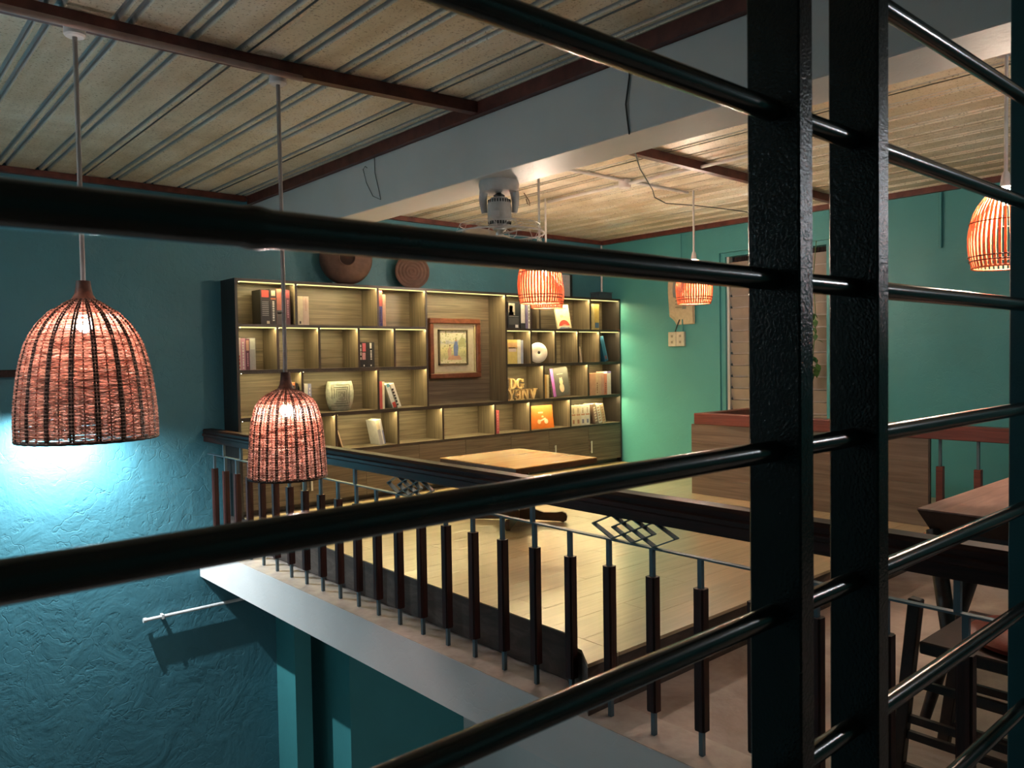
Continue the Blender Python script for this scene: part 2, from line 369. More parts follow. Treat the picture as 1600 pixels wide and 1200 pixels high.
# ---- roof: corrugated sheets on red purlins
ce = bpy.data.objects.new('ceiling', None); COL.objects.link(ce); ce.location = (2.7, 2, ZC); ORG['ceiling'] = Vector((2.7, 2, ZC))
struct(ce, 'corrugated metal roof sheets seen from below')
pitch = 0.228
prof = [(0.0, 0), (0.134, 0), (0.142, 0.022), (0.158, 0.022), (0.166, 0), (0.182, 0), (0.190, 0.022), (0.206, 0.022), (0.214, 0)]
def sheet(x0, npitch, z):
    bm = bm_new(); pts = []
    for k in range(npitch): pts += [(x0 + k*pitch + a, z + h) for a, h in prof]
    pts.append((x0 + npitch*pitch + 0.006, z))
    pts_t = [(a, h+0.0012) for a, h in pts]
    ys = (-2.3, 5.84)
    lo = [[bm.verts.new((a, y, h)) for a, h in pts] for y in ys]; hi = [[bm.verts.new((a, y, h)) for a, h in pts_t] for y in ys]
    for i in range(len(pts)-1):
        bm.faces.new((lo[0][i], lo[0][i+1], lo[1][i+1], lo[1][i])); bm.faces.new((hi[0][i], hi[1][i], hi[1][i+1], hi[0][i+1]))
    return obj('roof_sheet', bm, 'roof_metal', ce, org=(x0, 2, z))
for k in range(9):
    sheet(-1.30 + k*4*pitch*0.965, 4, ZC + (0.0016 if k % 2 else 0.0))
bm = bm_new()
pl = [(-1.0, 3.15), (0.6, 3.15), (1.35, 3.14), (1.9, 3.09), (2.44, 3.035)]
for a, b_ in zip(pl, pl[1:]): bar(bm, (*a, 2.573), (*b_, 2.573), 0.045, 0.055)
obj('purlin', bm, 'red_steel', ce)
B('purlin', 'red_steel', 2.735, XR-0.03, 3.04, 3.085, 2.545, 2.600, ce)
B('purlin', 'red_steel', -1.0, 2.44, YW-0.045, YW-0.002, 2.562, 2.600, ce); B('purlin', 'red_steel', 2.735, XR-0.03, YW-0.045, YW-0.002, 2.562, 2.600, ce)
B('purlin', 'red_steel', XR-0.045, XR-0.002, -2.1, YW-0.05, 2.556, 2.600, ce)
B('purlin', 'red_steel', 2.44, 2.484, -2.1, YW-0.05, 2.537, 2.600, ce)
B('purlin', 'red_steel', -1.0, XR-0.05, 0.30, 0.345, 2.545, 2.600, ce)
bmm = struct(B('ceiling_beam', 'white_paint', 2.47, 2.73, -2.2, YW-0.001, 2.242, 2.536, bevel=0.004), 'white plastered beam crossing under the roof')
# screw tips above the purlin
# ---- louvre window
wn = struct(B('window_1', 'teal_smooth', XR+0.02, XR+0.13, 4.29, 4.338, 0.622, 2.308), 'louvre window with frosted glass blades')
B('window_frame', 'teal_smooth', XR+0.02, XR+0.13, 3.242, 3.285, 0.622, 2.308, wn)
B('window_frame', 'teal_smooth', XR+0.02, XR+0.13, 3.286, 4.289, 0.622, 0.66, wn)
B('window_frame', 'teal_smooth', XR+0.02, XR+0.13, 3.286, 4.289, 2.27, 2.308, wn)
B('window_channel', 'chrome', XR+0.045, XR+0.105, 4.262, 4.288, 0.661, 2.27, wn)
blade = None
for k in range(14):
    z = 0.70 + k*0.109
    mt = Matrix.Translation((XR+0.075, 0, z+0.05)) @ Matrix.Rotation(math.radians(-15), 4, 'Y')
    bm = bm_new(); box(bm, -0.003, 0.003, 3.29, 4.26, -0.050, 0.050, mt)
    lb = obj('louvre_blade', bm, 'frosted_glass', wn)
    bm = bm_new(); box(bm, -0.004, 0.004, 3.29, 4.26, -0.056, -0.0502, mt); obj('blade_edge', bm, 'pvc', lb)
for k in range(14):
    z = 0.70 + k*0.109
    B('blade_clip', 'steel_bar', XR+0.062, XR+0.09, 4.255, 4.262, z-0.012, z+0.012, wn)
B('security_bar', 'pvc', XR+0.115, XR+0.125, 3.287, 4.288, 0.775, 0.795, wn); B('security_bar', 'pvc', XR+0.115, XR+0.125, 3.287, 4.288, 0.70, 0.715, wn)
struct(B('wall_outside', 'cream_outside', 7.35, 7.45, 2.2, 6.2, -0.3, 3.2), 'cream wall of the neighbouring house beyond the louvre window')
bm = bm_new()
for k in range(44):
    y = 3.30 + k*0.022
    tube(bm, [(XR+0.135 + 0.012*math.sin(k*1.9), y, 2.27), (XR+0.14 + 0.012*math.sin(k*1.9+0.6), y+0.004, 2.13 + 0.01*math.sin(k))], 0.014, 6)
tag(obj('window_valance', bm, 'dark_curtain', smooth=True), 'short dark pleated curtain at the top of the louvre window', 'curtain')

# ================================================================== FOREGROUND PIPE RAILING
rl = thing('pipe_railing', 'black painted steel pipe railing close to the viewpoint', 'railing', (1.1, 0.568, -0.25))
for x0, x1, mt in ((0.970, 1.0065, 'black_orange_peel'), (1.2025, 1.2400, 'black_orange_peel')):
    B('post', mt, x0, x1, 0.529, 0.607, -0.249, 2.595, rl, bevel=0.0025)
p3 = B('post', 'teal_post_paint', 2.060, 2.115, 0.529, 0.607, -0.228, 2.595, rl, bevel=0.0025); p3['label'] = 'dark teal painted post at the right edge'
for z in (1.903, 1.672, 1.445, 1.212, 0.986, 0.754, 0.525, 0.30):
    segs = [(-1.04, 0.972), (1.0055, 1.2035), (1.239, 2.061)]
    if z > 1.8: segs = [(1.239, 2.061)]
    for a, b_ in segs:
        bm = bm_new()
        L = [a, b_]
        if z == 1.445 and a < 0: L = [a, 0.232, 0.240, 0.248, 0.256, b_]
        rr = [0.0146]*len(L)
        if len(L) > 2: rr = [0.0155, 0.0153, 0.0168, 0.0164, 0.0148, 0.0146]
        tube(bm, [(x, 0.568, z) for x in L], rr, 24)
        obj('pipe', bm, 'black_gloss', rl, smooth=True)

# ================================================================== GALLERY BALUSTRADE
XB = 2.15
bl = thing('balustrade', 'dark red timber balustrade along the open gallery edge', 'balustrade', (XB, 2, 0.0088))
Y0, Y1 = -1.9, YW-0.006
bm = bm_new()   # moulded handrail profile (u across X, v height)
hp = [(-0.034, 0.765), (0.034, 0.765), (0.034, 0.800), (0.044, 0.808), (0.044, 0.822), (0.036, 0.828), (0.040, 0.846), (0.030, 0.858), (-0.030, 0.858), (-0.040, 0.846), (-0.036, 0.828), (-0.044, 0.822), (-0.044, 0.808), (-0.034, 0.800)]
prism(bm, hp, Y0, Y1, lambda u, v, d: (XB+u, d, v)); obj('handrail', bm, 'rail_wood', bl)
B('flat_bar', 'steel_bar', XB-0.011, XB+0.011, Y0, Y1, 0.669, 0.675, bl)
first = None
for k in range(-17, 22):
    y = 1.53 + 0.2*k
    if first is None:
        bm = bm_new(); box(bm, XB-0.008, XB+0.008, y-0.008, y+0.008, 0.0088, 0.669); first = obj('baluster', bm, 'steel_bar', bl)
        bm = bm_new()
        a, c = 0.020, 0.006
        prism(bm, [(-a+c, -a), (a-c, -a), (a-c, -a+0.003), (a-0.003, -a+c), (a, -a+c), (a, a-c), (a-0.003, a-c), (a-c, a-0.003), (a-c, a), (-a+c, a), (-a+c, a-0.003), (-a+0.003, a-c), (-a, a-c), (-a, -a+c), (-a+0.003, -a+c), (-a+c, -a+0.003)],
              0.095, 0.572, lambda u, v, d: (XB+u, y+v, d)); obj('sleeve', bm, 'sleeve_wood', first)
        yb = y
    else: dup(first, bl, (0, y-yb, 0))
for y in (5.55, 5.25, 4.42, 4.08, 3.74, 2.34, 1.15, 0.75):
    B('stub_post', 'steel_bar', XB-0.008, XB+0.008, y-0.008, y+0.008, 0.6755, 0.7645, bl)
def ornament(yc):
    # three interlaced flat-bar rectangles leaning along the rail
    root = None
    for k, dy in enumerate((0.095, 0.0, -0.095)):
        bm = bm_new(); hh, hw = 0.0430, 0.094
        q = [(yc+dy+hw, 0.7205), (yc+dy, 0.7205+hh), (yc+dy-hw, 0.7205), (yc+dy, 0.7205-hh)]
        for i in range(4):
            a, b_ = q[i], q[(i+1) % 4]; bar(bm, (XB+0.001*k, *a), (XB+0.001*k, *b_), 0.024, 0.004, up=(0, 0.3, 1))
        o = obj('ornament' if root is None else 'bar_square', bm, 'steel_bar', bl if root is None else root)
        if root is None: root = o
for yc in (1.815, 3.22, 4.85): ornament(yc)
bl.rotation_euler.z = SKEW

# ================================================================== BOOKCASE
XF[0] = Matrix.Translation((0, 0, -0.0457)) @ Matrix.Scale(1.034, 4)  # uniform scale with the camera position as its fixed point
XL, XE, YBK = 2.164, 6.236, 5.655
Z = [0.2435, 0.649, 0.940, 1.278, 1.604, 1.925]     # shelf centres, bottom to top
T = 0.010
bc = thing('bookcase', 'wide lit walnut wall bookcase with staggered open niches and base cupboards', 'bookcase', ((XL+XE)/2, 5.55, 0.2435))
B('side_panel', 'dark_walnut_side', XL, XL+0.020, YF, YBK, 0.2435, Z[5]+T, bc); B('side_panel', 'dark_walnut_side', XE-0.018, XE, YF, YBK, 0.2435, Z[5]+T, bc)
B('back_panel', 'walnut_x', XL+0.021, XE-0.019, YBK-0.014, YBK, 0.2435, Z[5]-T, bc)
xi0, xi1 = XL+0.021, XE-0.019
def shelf(x0, x1, z):
    s = B('shelf', 'walnut_x', x0, x1, YF+0.004, YBK-0.0145, z-T, z+T, bc)
    B('front_edge', 'walnut_edge', x0, x1, YF, YF+0.0038, z-T, z+T, s)
CX0, CX1 = 3.787, 4.665
shelf(xi0, xi1, Z[5]); shelf(xi0, xi1, Z[1]); shelf(xi0, xi1, Z[2])
for z in (Z[3], Z[4]): shelf(xi0, CX0-0.0095, z); shelf(CX1+0.0095, xi1, z)
def divider(x, za, zb):
    d = B('divider', 'walnut_z', x-0.009, x+0.009, YF+0.004, YBK-0.0145, za+T+0.0003, zb-T-0.0003, bc)
    B('front_edge', 'walnut_edge', x-0.009, x+0.009, YF, YF+0.0038, za+T+0.0003, zb-T-0.0003, d)
R4 = [2.525, 2.928, 3.487, 3.938, 4.517, 4.946, 5.483]
R3L, R3R = [2.657, 3.308], [5.128, 5.742]
R2L, R2R = [2.473, 2.803, 3.141, 3.470], [4.971, 5.287, 5.603, 5.917]
R1L, R1R = [2.623, 3.321], [5.088, 5.783]
divider(CX0, Z[2], Z[5]); divider(CX1, Z[2], Z[5])
for x in R4: divider(x, Z[1], Z[2])
for x in R3L+R3R: divider(x, Z[2], Z[3])
for x in R2L+R2R: divider(x, Z[3], Z[4])
for x in R1L+R1R: divider(x, Z[4], Z[5])
def strips(xs, z, low):
    # emitter facing down and back, with a dim yellow lens (upper rows) or a timber lip (lower rows) in front of it
    for a, b_ in zip(xs, xs[1:]):
        e = B('led_strip', 'led_low' if low else 'led_up', a+0.016, b_-0.014, YF+0.0085, YF+0.021, z-T-0.0060, z-T-0.0050, bc)
        B('channel', 'pvc', a+0.016, b_-0.014, YF+0.0085, YF+0.021, z-T-0.0048, z-T-0.0002, e)
        B('lip' if low else 'lens', 'walnut_edge' if low else 'led_lens', a+0.014, b_-0.012, YF+0.003, YF+0.0082, z-T-0.0075, z-T-0.0002, e)
strips([xi0]+R1L+[CX0, CX1]+R1R+[xi1], Z[5], False)
strips([xi0]+R2L+[CX0], Z[4], False); strips([CX1]+R2R+[xi1], Z[4], False)
strips([xi0]+R3L+[CX0], Z[3], True); strips([CX1]+R3R+[xi1], Z[3], True)
strips([xi0]+R4+[xi1], Z[2], True)
B('plinth', 'walnut_edge', xi0, xi1, YF+0.05, YF+0.065, 0.2435, 0.285, bc)
ds = [xi0, 2.67, 3.18, 3.686, 4.174, 4.701, 5.181, 5.730, xi1]
for i, (a, b_) in enumerate(zip(ds, ds[1:])):
    d = B('door', 'walnut_x', a+0.0015, b_-0.0015, YF-0.002, YF+0.016, 0.287, Z[1]-T-0.002, bc)
    hx = {0: b_-0.035, 1: a+0.035, 2: b_-0.035, 3: a+0.035, 4: b_-0.035, 5: a+0.035, 6: b_+0.032-0.0, 7: a+0.032}[i]
    if i in (6,): hx = a+0.076
    bm = bm_new(); box(bm, hx-0.007, hx+0.007, YF-0.018, YF-0.010, 0.375, 0.495)
    box(bm, hx-0.005, hx+0.005, YF-0.011, YF-0.0022, 0.385, 0.395); box(bm, hx-0.005, hx+0.005, YF-0.011, YF-0.0022, 0.475, 0.485)
    obj('handle', bm, 'chrome', d)

# ---------------------------------------------------------------- books
def book(x, wd, z, h, col, label, group, lean=0.0, band=None, depth=0.15, y=5.425, flat=None):
    """upright book with its spine to the front (-Y); x = left edge at the foot; lean > 0 tips its top to the left"""
    z += 0.0008
    t = thing('book', label, 'book', (x+wd/2, y+depth/2, z), group)
    piv = Vector((x, y, z))
    M = Matrix.Translation(piv) @ Matrix.Rotation(-math.radians(lean), 4, 'Y') @ Matrix.Translation(-piv)
    c = 0.0022; bm = bm_new()
    box(bm, x, x+wd, y, y+c, z, z+h, M); box(bm, x, x+c, y+c, y+depth, z, z+h, M); box(bm, x+wd-c, x+wd, y+c, y+depth, z, z+h, M)
    obj('cover', bm, cover(col), t)
    bm = bm_new(); box(bm, x+c+0.0002, x+wd-c-0.0002, y+c, y+depth-0.004, z+0.003, z+h-0.004, M); obj('pages', bm, 'paper', t)
    for bd in (band or []):
        f0, f1, bcol = bd[:3]; u0, u1 = bd[3:5] if len(bd) > 3 else (0.12, 0.88)
        bm = bm_new(); box(bm, x+wd*u0, x+wd*u1, y-0.0006, y-0.0001, z+h*f0, z+h*f1, M); obj('title', bm, cover(bcol), t)
    return t
def letters_band(n, f0, f1, col, u0=0.35, u1=0.65, seed=1):
    """broken strokes running down a spine, like small print"""
    rnd = random.Random(seed); out = []; st = (f1-f0)/n
    for i in range(n): out.append((f0+st*i, f0+st*(i+0.55+0.3*rnd.random()), col, u0, u1))
    return out
BLK, WHT, CRM, PNK, RED, ORG_, GRY, BLU = (0.012, 0.011, 0.011), (0.74, 0.72, 0.68), (0.70, 0.60, 0.42), (0.55, 0.24, 0.30), (0.50, 0.05, 0.035), (0.62, 0.20, 0.09), (0.33, 0.33, 0.34), (0.03, 0.13, 0.28)
S1, S2, S3, S4 = Z[4]+T, Z[3]+T, Z[2]+T, Z[1]+T
G = 'books in the lit bookcase'
book(2.361, 0.070, S1, 0.250, BLK, 'thick black book with a red-orange top block in the top left niche', G, band=[(0.78, 0.98, RED), ] + [(0.25+0.055*i, 0.27+0.055*i, GRY, 0.15, 0.85) for i in range(8)] + [(0.02, 0.10, CRM, 0.62, 0.92)])
book(2.432, 0.050, S1, 0.258, (0.02, 0.015, 0.014), 'black book with a round cream emblem high on its spine, top left niche', G, band=[(0.80, 0.95, CRM, 0.2, 0.8), (0.70, 0.745, ORG_)] + letters_band(9, 0.10, 0.68, WHT))
book(2.483, 0.039, S1, 0.260, (0.55, 0.17, 0.12), 'salmon-red book with a grey lower half, top left niche', G, band=[(0.0, 0.40, (0.10, 0.09, 0.09), 0.0, 1.0), (0.30, 0.34, WHT)])
book(2.523, 0.028, S1, 0.256, (0.16, 0.03, 0.04), 'slim maroon book beside the salmon-red book, top left niche', G)
book(2.552, 0.034, S1, 0.256, (0.13, 0.03, 0.05), 'dark plum book last in the row of the top left niche', G, band=[(0.76, 0.96, (0.42, 0.08, 0.09), 0.1, 0.9)] + letters_band(8, 0.2, 0.72, PNK))
book(2.646, 0.041, S1, 0.213, (0.72, 0.64, 0.48), 'cream book at the left end of the second top niche', G, band=[(0.04, 0.13, BLK, 0.3, 0.6)])
book(2.688, 0.047, S1, 0.213, (0.68, 0.52, 0.44), 'pale pink cream book beside the cream book, second top niche', G, band=letters_band(7, 0.5, 0.95, (0.60, 0.36, 0.30), 0.4, 0.6))
book(3.339, 0.036, S1, 0.285, (0.66, 0.13, 0.10), 'tall red and blue book at the left end of the third top niche', G, band=[(0.0, 0.56, (0.06, 0.06, 0.28), 0.0, 1.0)] + letters_band(7, 0.08, 0.5, WHT))
book(3.377, 0.030, S1, 0.255, (0.66, 0.38, 0.26), 'peach coloured book beside the tall red and blue book', G)
book(2.187, 0.019, S2, 0.228, (0.62, 0.50, 0.50), 'thin whitish book at the left end of the second row', G, band=letters_band(4, 0.05, 0.5, RED))
book(2.207, 0.033, S2, 0.225, (0.55, 0.26, 0.36), 'pink book in the far left niche of the second row', G, band=letters_band(10, 0.04, 0.92, WHT))
book(2.241, 0.029, S2, 0.222, (0.14, 0.035, 0.07), 'plum book with a gold title in the far left niche, second row', G, band=[(0.62, 0.95, (0.52, 0.28, 0.2), 0.15, 0.85)] + letters_band(7, 0.12, 0.55, PNK))
book(2.271, 0.043, S2, 0.228, GRY, 'grey book with a pale top half in the far left niche, second row', G, band=[(0.64, 0.97, (0.50, 0.50, 0.46), 0.1, 0.9)])
book(3.162, 0.066, S2, 0.200, BLK, 'black book with pink lettering on the second row', G, band=[(0.62, 0.95, (0.6, 0.12, 0.16), 0.35, 0.8), (0.30, 0.58, (0.62, 0.30, 0.32), 0.3, 0.75), (0.04, 0.1, WHT, 0.45, 0.6)] + letters_band(4, 0.3, 0.95, WHT, 0.05, 0.18))
book(3.229, 0.064, S2, 0.198, (0.016, 0.014, 0.015), 'black book with white lettering on the second row', G, band=[(0.75, 0.97, WHT, 0.35, 0.6)] + letters_band(5, 0.3, 0.7, WHT, 0.42, 0.62) + [(0.04, 0.1, WHT, 0.4, 0.58)])
book(2.575, 0.034, S3, 0.240, ORG_, 'orange book just behind the smaller wicker lamp, third row', G, band=[(0.7, 0.9, BLK, 0.1, 0.9)])
book(2.610, 0.022, S3, 0.232, BLK, 'thin black book beside the orange book, third row', G)
book(2.682, 0.030, S3, 0.224, WHT, 'white book at the left of the vase niche, third row', G)
book(2.713, 0.026, S3, 0.224, (0.25, 0.28, 0.50), 'lavender blue book left of the maze vase', G, band=letters_band(6, 0.2, 0.9, WHT))
book(3.324, 0.034, S3, 0.222, (0.55, 0.11, 0.10), 'upright red book to the right of the maze vase', G)
book(3.359, 0.020, S3, 0.218, (0.72, 0.68, 0.52), 'slim cream book against the upright red book, third row', G)
book(3.456, 0.036, S3, 0.205, (0.66, 0.68, 0.64), 'leaning white book with a blue-red spine, third row', G, lean=-0.0 + 20, band=[(0.86, 1.0, (0.10, 0.36, 0.46), 0.3, 1.0), (0.0, 0.22, RED, 0.2, 1.0)])
book(3.503, 0.036, S3, 0.207, (0.74, 0.72, 0.66), 'outer leaning white book with black print, third row', G, lean=20, band=letters_band(6, 0.1, 0.85, BLK, 0.0, 0.45))
book(2.990, 0.010, S4, 0.150, (0.70, 0.50, 0.36), 'thin peach booklet leaning left in the bottom row', G, lean=17)
book(3.330, 0.052, S4, 0.205, (0.38, 0.38, 0.40), 'silvery leaning book alone in a bottom niche', G, lean=12, band=[(0.62, 1.0, (0.68, 0.60, 0.44), 0.0, 0.6), (0.0, 1.0, (0.70, 0.70, 0.72), 0.55, 0.75), (0.0, 0.55, (0.18, 0.20, 0.36), 0.78, 1.0)])
book(4.706, 0.148, S1, 0.243, (0.030, 0.030, 0.034), 'black book with a portrait photo facing out, top right niche', G, depth=0.03, band=[(0.50, 0.95, (0.55, 0.50, 0.42), 0.08, 0.60), (0.60, 0.86, (0.03, 0.02, 0.02), 0.14, 0.42), (0.50, 0.62, (0.72, 0.68, 0.58), 0.10, 0.50), (0.44, 0.46, GRY, 0.1, 0.9), (0.14, 0.40, (0.10, 0.10, 0.10), 0.1, 0.9), (0.03, 0.14, WHT, 0.62, 0.86)])
book(4.866, 0.058, S1, 0.250, (0.05, 0.05, 0.055), 'book with a tall white spine label, top right niche', G, band=[(0.20, 0.99, WHT, 0.05, 0.9)])
book(4.927, 0.030, S1, 0.246, (0.24, 0.20, 0.38), 'violet book between white ones, top right niche', G)
book(4.958, 0.024, S1, 0.246, WHT, 'slim white book right of the violet one, top right niche', G, band=letters_band(5, 0.2, 0.9, BLK))
book(4.983, 0.024, S1, 0.242, (0.06, 0.035, 0.03), 'dark brown slim book ending the top right niche row', G)
book(5.816, 0.052, S1, 0.260, (0.70, 0.56, 0.26), 'cream yellow tall book in the last top niche', G)
book(5.869, 0.068, S1, 0.258, (0.66, 0.46, 0.13), 'amber tall book with a blue block low on its spine', G, band=[(0.07, 0.28, (0.10, 0.18, 0.30), 0.1, 0.95)])
book(4.699, 0.117, S2, 0.222, (0.62, 0.52, 0.17), 'yellow book facing out with a small picture, second row', G, depth=0.03, band=[(0.66, 0.88, (0.66, 0.40, 0.18), 0.0, 1.0), (0.50, 0.66, (0.60, 0.50, 0.44), 0.1, 0.9), (0.64, 0.68, (0.18, 0.07, 0.04), 0.1, 0.8)])
book(4.818, 0.042, S2, 0.222, (0.72, 0.70, 0.60), 'cream book beside the yellow book, second row', G)
book(4.861, 0.030, S2, 0.218, (0.34, 0.38, 0.52), 'pale blue book left of the ribbed white disc', G)
book(5.662, 0.020, S2, 0.155, (0.66, 0.50, 0.38), 'small pale leaning booklet in the fourth right niche, second row', G, lean=10)
book(6.020, 0.052, S2, 0.262, (0.02, 0.12, 0.24), 'deep blue book leaning in the last niche, second row', G, lean=17, band=[(0.08, 0.22, (0.30, 0.10, 0.12), 0.2, 0.8), (0.0, 1.0, (0.06, 0.22, 0.40), 0.75, 1.0)])
book(5.161, 0.024, S3, 0.225, (0.62, 0.34, 0.10), 'orange book at the left end of the niche with the grey book', G)
book(5.186, 0.030, S3, 0.225, (0.72, 0.58, 0.32), 'cream paperback right of the slim orange book, third row', G)
for i, (wd, h, c, lb) in enumerate([(0.085, 0.222, (0.62, 0.32, 0.20), 'salmon coloured thick book, first of the last third-row niche'), (0.040, 0.224, (0.66, 0.44, 0.28), 'tan book second in the last third-row niche'), (0.040, 0.222, (0.62, 0.38, 0.26), 'peach book third in the last third-row niche'), (0.042, 0.224, (0.58, 0.30, 0.24), 'rose book fourth in the last third-row niche'), (0.044, 0.216, (0.66, 0.20, 0.13), 'orange-red book with dark marks, last third-row niche'), (0.060, 0.238, (0.70, 0.62, 0.58), 'pale book with a violet top ending the last third-row niche')]):
    xx = 5.790 + sum([0.085, 0.040, 0.040, 0.042, 0.044, 0.060][:i]) + 0.001*i
    bd = letters_band(5, 0.1, 0.6, (0.25, 0.08, 0.05), 0.4, 0.7, i) if i in (1, 4) else ([(0.93, 1.0, (0.22, 0.18, 0.5), 0.0, 1.0)] if i == 5 else None)
    book(xx, wd, S3, h, c, lb, G, band=bd)
book(4.549, 0.034, S4, 0.210, (0.52, 0.10, 0.11), 'lone pink-red book in a bottom row niche', G, band=letters_band(7, 0.1, 0.9, (0.66, 0.3, 0.3)))
for i, (wd, lean, c, lb) in enumerate([(0.066, 0, (0.70, 0.60, 0.40), 'cream set book, first of the white set in the bottom right niche'), (0.066, 0, (0.68, 0.56, 0.40), 'cream set book, second of the white set in the bottom right niche'), (0.066, 0, (0.72, 0.68, 0.60), 'white set book with blue marks, third of the bottom right niche'), (0.066, 0, (0.70, 0.68, 0.62), 'white set book, fourth of the bottom right niche')]):
    book(5.515+i*0.0672, wd, S4, 0.198, c, lb, G, band=[(0.1, 0.3, (0.2, 0.2, 0.3) if i > 1 else (0.45, 0.2, 0.12), 0.3, 0.7), (0.5, 0.58, (0.5, 0.25, 0.15), 0.1, 0.9)] + letters_band(4, 0.62, 0.9, (0.35, 0.25, 0.18), 0.3, 0.6, i))
for i, (c, lb) in enumerate([((0.20, 0.13, 0.10), 'brown picture book leaning in the bottom right niche'), ((0.70, 0.68, 0.62), 'white book leaning behind the brown one, bottom right niche'), ((0.64, 0.50, 0.32), 'cream book leaning last in the bottom right niche')]):
    book(5.86+i*0.058, 0.050, S4, 0.205-0.004*i, c, lb, G, lean=13, band=letters_band(6, 0.1, 0.9, (0.45, 0.25, 0.15) if i else (0.6, 0.5, 0.4), 0.2, 0.8, i+3))
def leaning_cover(name, label, x0, x1, z, h, tilt, shear, col, marks, y=5.46, th=0.012):
    t = thing(name, label, 'book', ((x0+x1)/2, y, z+0.001), G); z += 0.0035
    M = Matrix.Translation((x0, y, z+0.001)) @ Matrix.Rotation(math.radians(-tilt), 4, 'X') @ Matrix.Rotation(math.radians(-shear), 4, 'Y')
    bm = bm_new(); box(bm, 0, x1-x0, 0, th, 0.0, h, M); obj('cover', bm, cover(col), t)
    bm = bm_new(); box(bm, 0.003, x1-x0-0.003, th+0.0002, th+0.006, 0.003, h-0.003, M); obj('pages', bm, 'paper', t)
    for poly, c in marks:
        bm = bm_new(); W = x1-x0
        prism(bm, [(u*W, v*h) for u, v in poly], -0.0006, -0.0001, lambda u, v, d: M @ Vector((u, d, v))); obj('print', bm, cover(c), t)
def arc(cx, cy, r, a0, a1, n=12, ry=None): return [(cx+r*math.cos(math.radians(a0+(a1-a0)*i/n)), cy+(ry or r)*math.sin(math.radians(a0+(a1-a0)*i/n))) for i in range(n+1)]
leaning_cover('book', 'cream book with a red arch facing out, second top right niche', 5.385, 5.575, S1, 0.235, 8, 4, (0.70, 0.62, 0.44), [(arc(0.5, 0.06, 0.40, 10, 170, ry=0.30), (0.62, 0.07, 0.05)), (arc(0.5, 0.02, 0.26, 0, 180, ry=0.15), (0.72, 0.66, 0.52)), ([(0.05, 0.0), (0.95, 0.0), (0.6, 0.09), (0.3, 0.08)], (0.14, 0.18, 0.42)), ([(0.2, 0.82), (0.8, 0.82), (0.8, 0.86), (0.2, 0.86)], (0.45, 0.38, 0.2)), (arc(0.4, 0.52, 0.12, 0, 360, ry=0.06), (0.60, 0.42, 0.25)), ([(0.5, 0.46), (0.72, 0.46), (0.72, 0.5), (0.5, 0.5)], (0.55, 0.38, 0.3))])
leaning_cover('book', 'large grey book with a pale figure and magenta edge, third row', 5.312, 5.550, S3, 0.278, 6, 5, (0.085, 0.08, 0.075), [([(0, 0), (0.16, 0), (0.16, 1), (0, 1)], (0.42, 0.12, 0.46)), (arc(0.55, 0.28, 0.13, 0, 360, ry=0.16), (0.66, 0.46, 0.32)), (arc(0.55, 0.50, 0.10, 0, 360, ry=0.12), (0.64, 0.46, 0.30)), (arc(0.50, 0.61, 0.03, 0, 360, ry=0.04), (0.60, 0.42, 0.28)), (arc(0.60, 0.61, 0.03, 0, 360, ry=0.04), (0.60, 0.42, 0.28)), ([(0.35, 0.76), (0.7, 0.76), (0.7, 0.78), (0.35, 0.78)], (0.40, 0.36, 0.3))])
leaning_cover('book', 'bright orange book with a white bicycle print facing out, bottom row', 4.992, 5.300, S4, 0.222, 9, 0, (0.52, 0.125, 0.012), [(arc(0.38, 0.30, 0.075, 0, 360, ry=0.10), (0.72, 0.50, 0.34)), (arc(0.68, 0.30, 0.085, 0, 360, ry=0.11), (0.72, 0.55, 0.42)), ([(0.38, 0.28), (0.68, 0.40), (0.66, 0.46), (0.36, 0.34)], (0.74, 0.6, 0.45)), ([(0.38, 0.66), (0.58, 0.66), (0.58, 0.72), (0.38, 0.72)], (0.74, 0.5, 0.3)), ([(0.5, 0.48), (0.6, 0.48), (0.58, 0.55), (0.52, 0.55)], (0.74, 0.5, 0.3))], y=5.445)

# ---------------------------------------------------------------- picture in the middle niche
pc = thing('framed_picture', 'watercolour of two figures on a path in a red-brown frame', 'picture', (4.238, 5.61, 1.175))
fx0, fx1, fz0, fz1, yy = 3.955, 4.522, 1.172, 1.702, 5.608
for nm, a in (('rail', (fx0, fx1, fz0, fz0+0.045)), ('rail', (fx0, fx1, fz1-0.045, fz1)), ('stile', (fx0, fx0+0.045, fz0+0.0455, fz1-0.0455)), ('stile', (fx1-0.045, fx1, fz0+0.0455, fz1-0.0455))):
    bm = bm_new(); box(bm, a[0], a[1], yy-0.016, yy+0.030, a[2], a[3]); obj('frame_'+nm, bm, 'frame_wood', pc, bevel=0.006)
B('mat_board', cover((0.46, 0.42, 0.32)), fx0+0.045, fx1-0.045, yy+0.020, yy+0.026, fz0+0.045, fz1-0.045, pc)
bm = bm_new()
for a in ((fx0+0.045, fx0+0.058, fz0+0.058, fz1-0.058), (fx1-0.058, fx1-0.045, fz0+0.058, fz1-0.058), (fx0+0.045, fx1-0.045, fz0+0.045, fz0+0.058), (fx0+0.045, fx1-0.045, fz1-0.058, fz1-0.045)): box(bm, a[0], a[1], yy+0.006, yy+0.0195, a[2], a[3])
obj('inner_lip', bm, cover((0.40, 0.35, 0.22)), pc)
ix0, ix1, iz0, iz1 = 4.062, 4.385, 1.290, 1.605
bm = bm_new()
for a in ((ix0, ix0+0.014, iz0, iz1), (ix1-0.014, ix1, iz0, iz1), (ix0, ix1, iz0, iz0+0.014), (ix0, ix1, iz1-0.014, iz1)): box(bm, a[0], a[1], yy+0.002, yy+0.0195, a[2], a[3])
obj('dark_fillet', bm, cover((0.10, 0.075, 0.04)), pc)
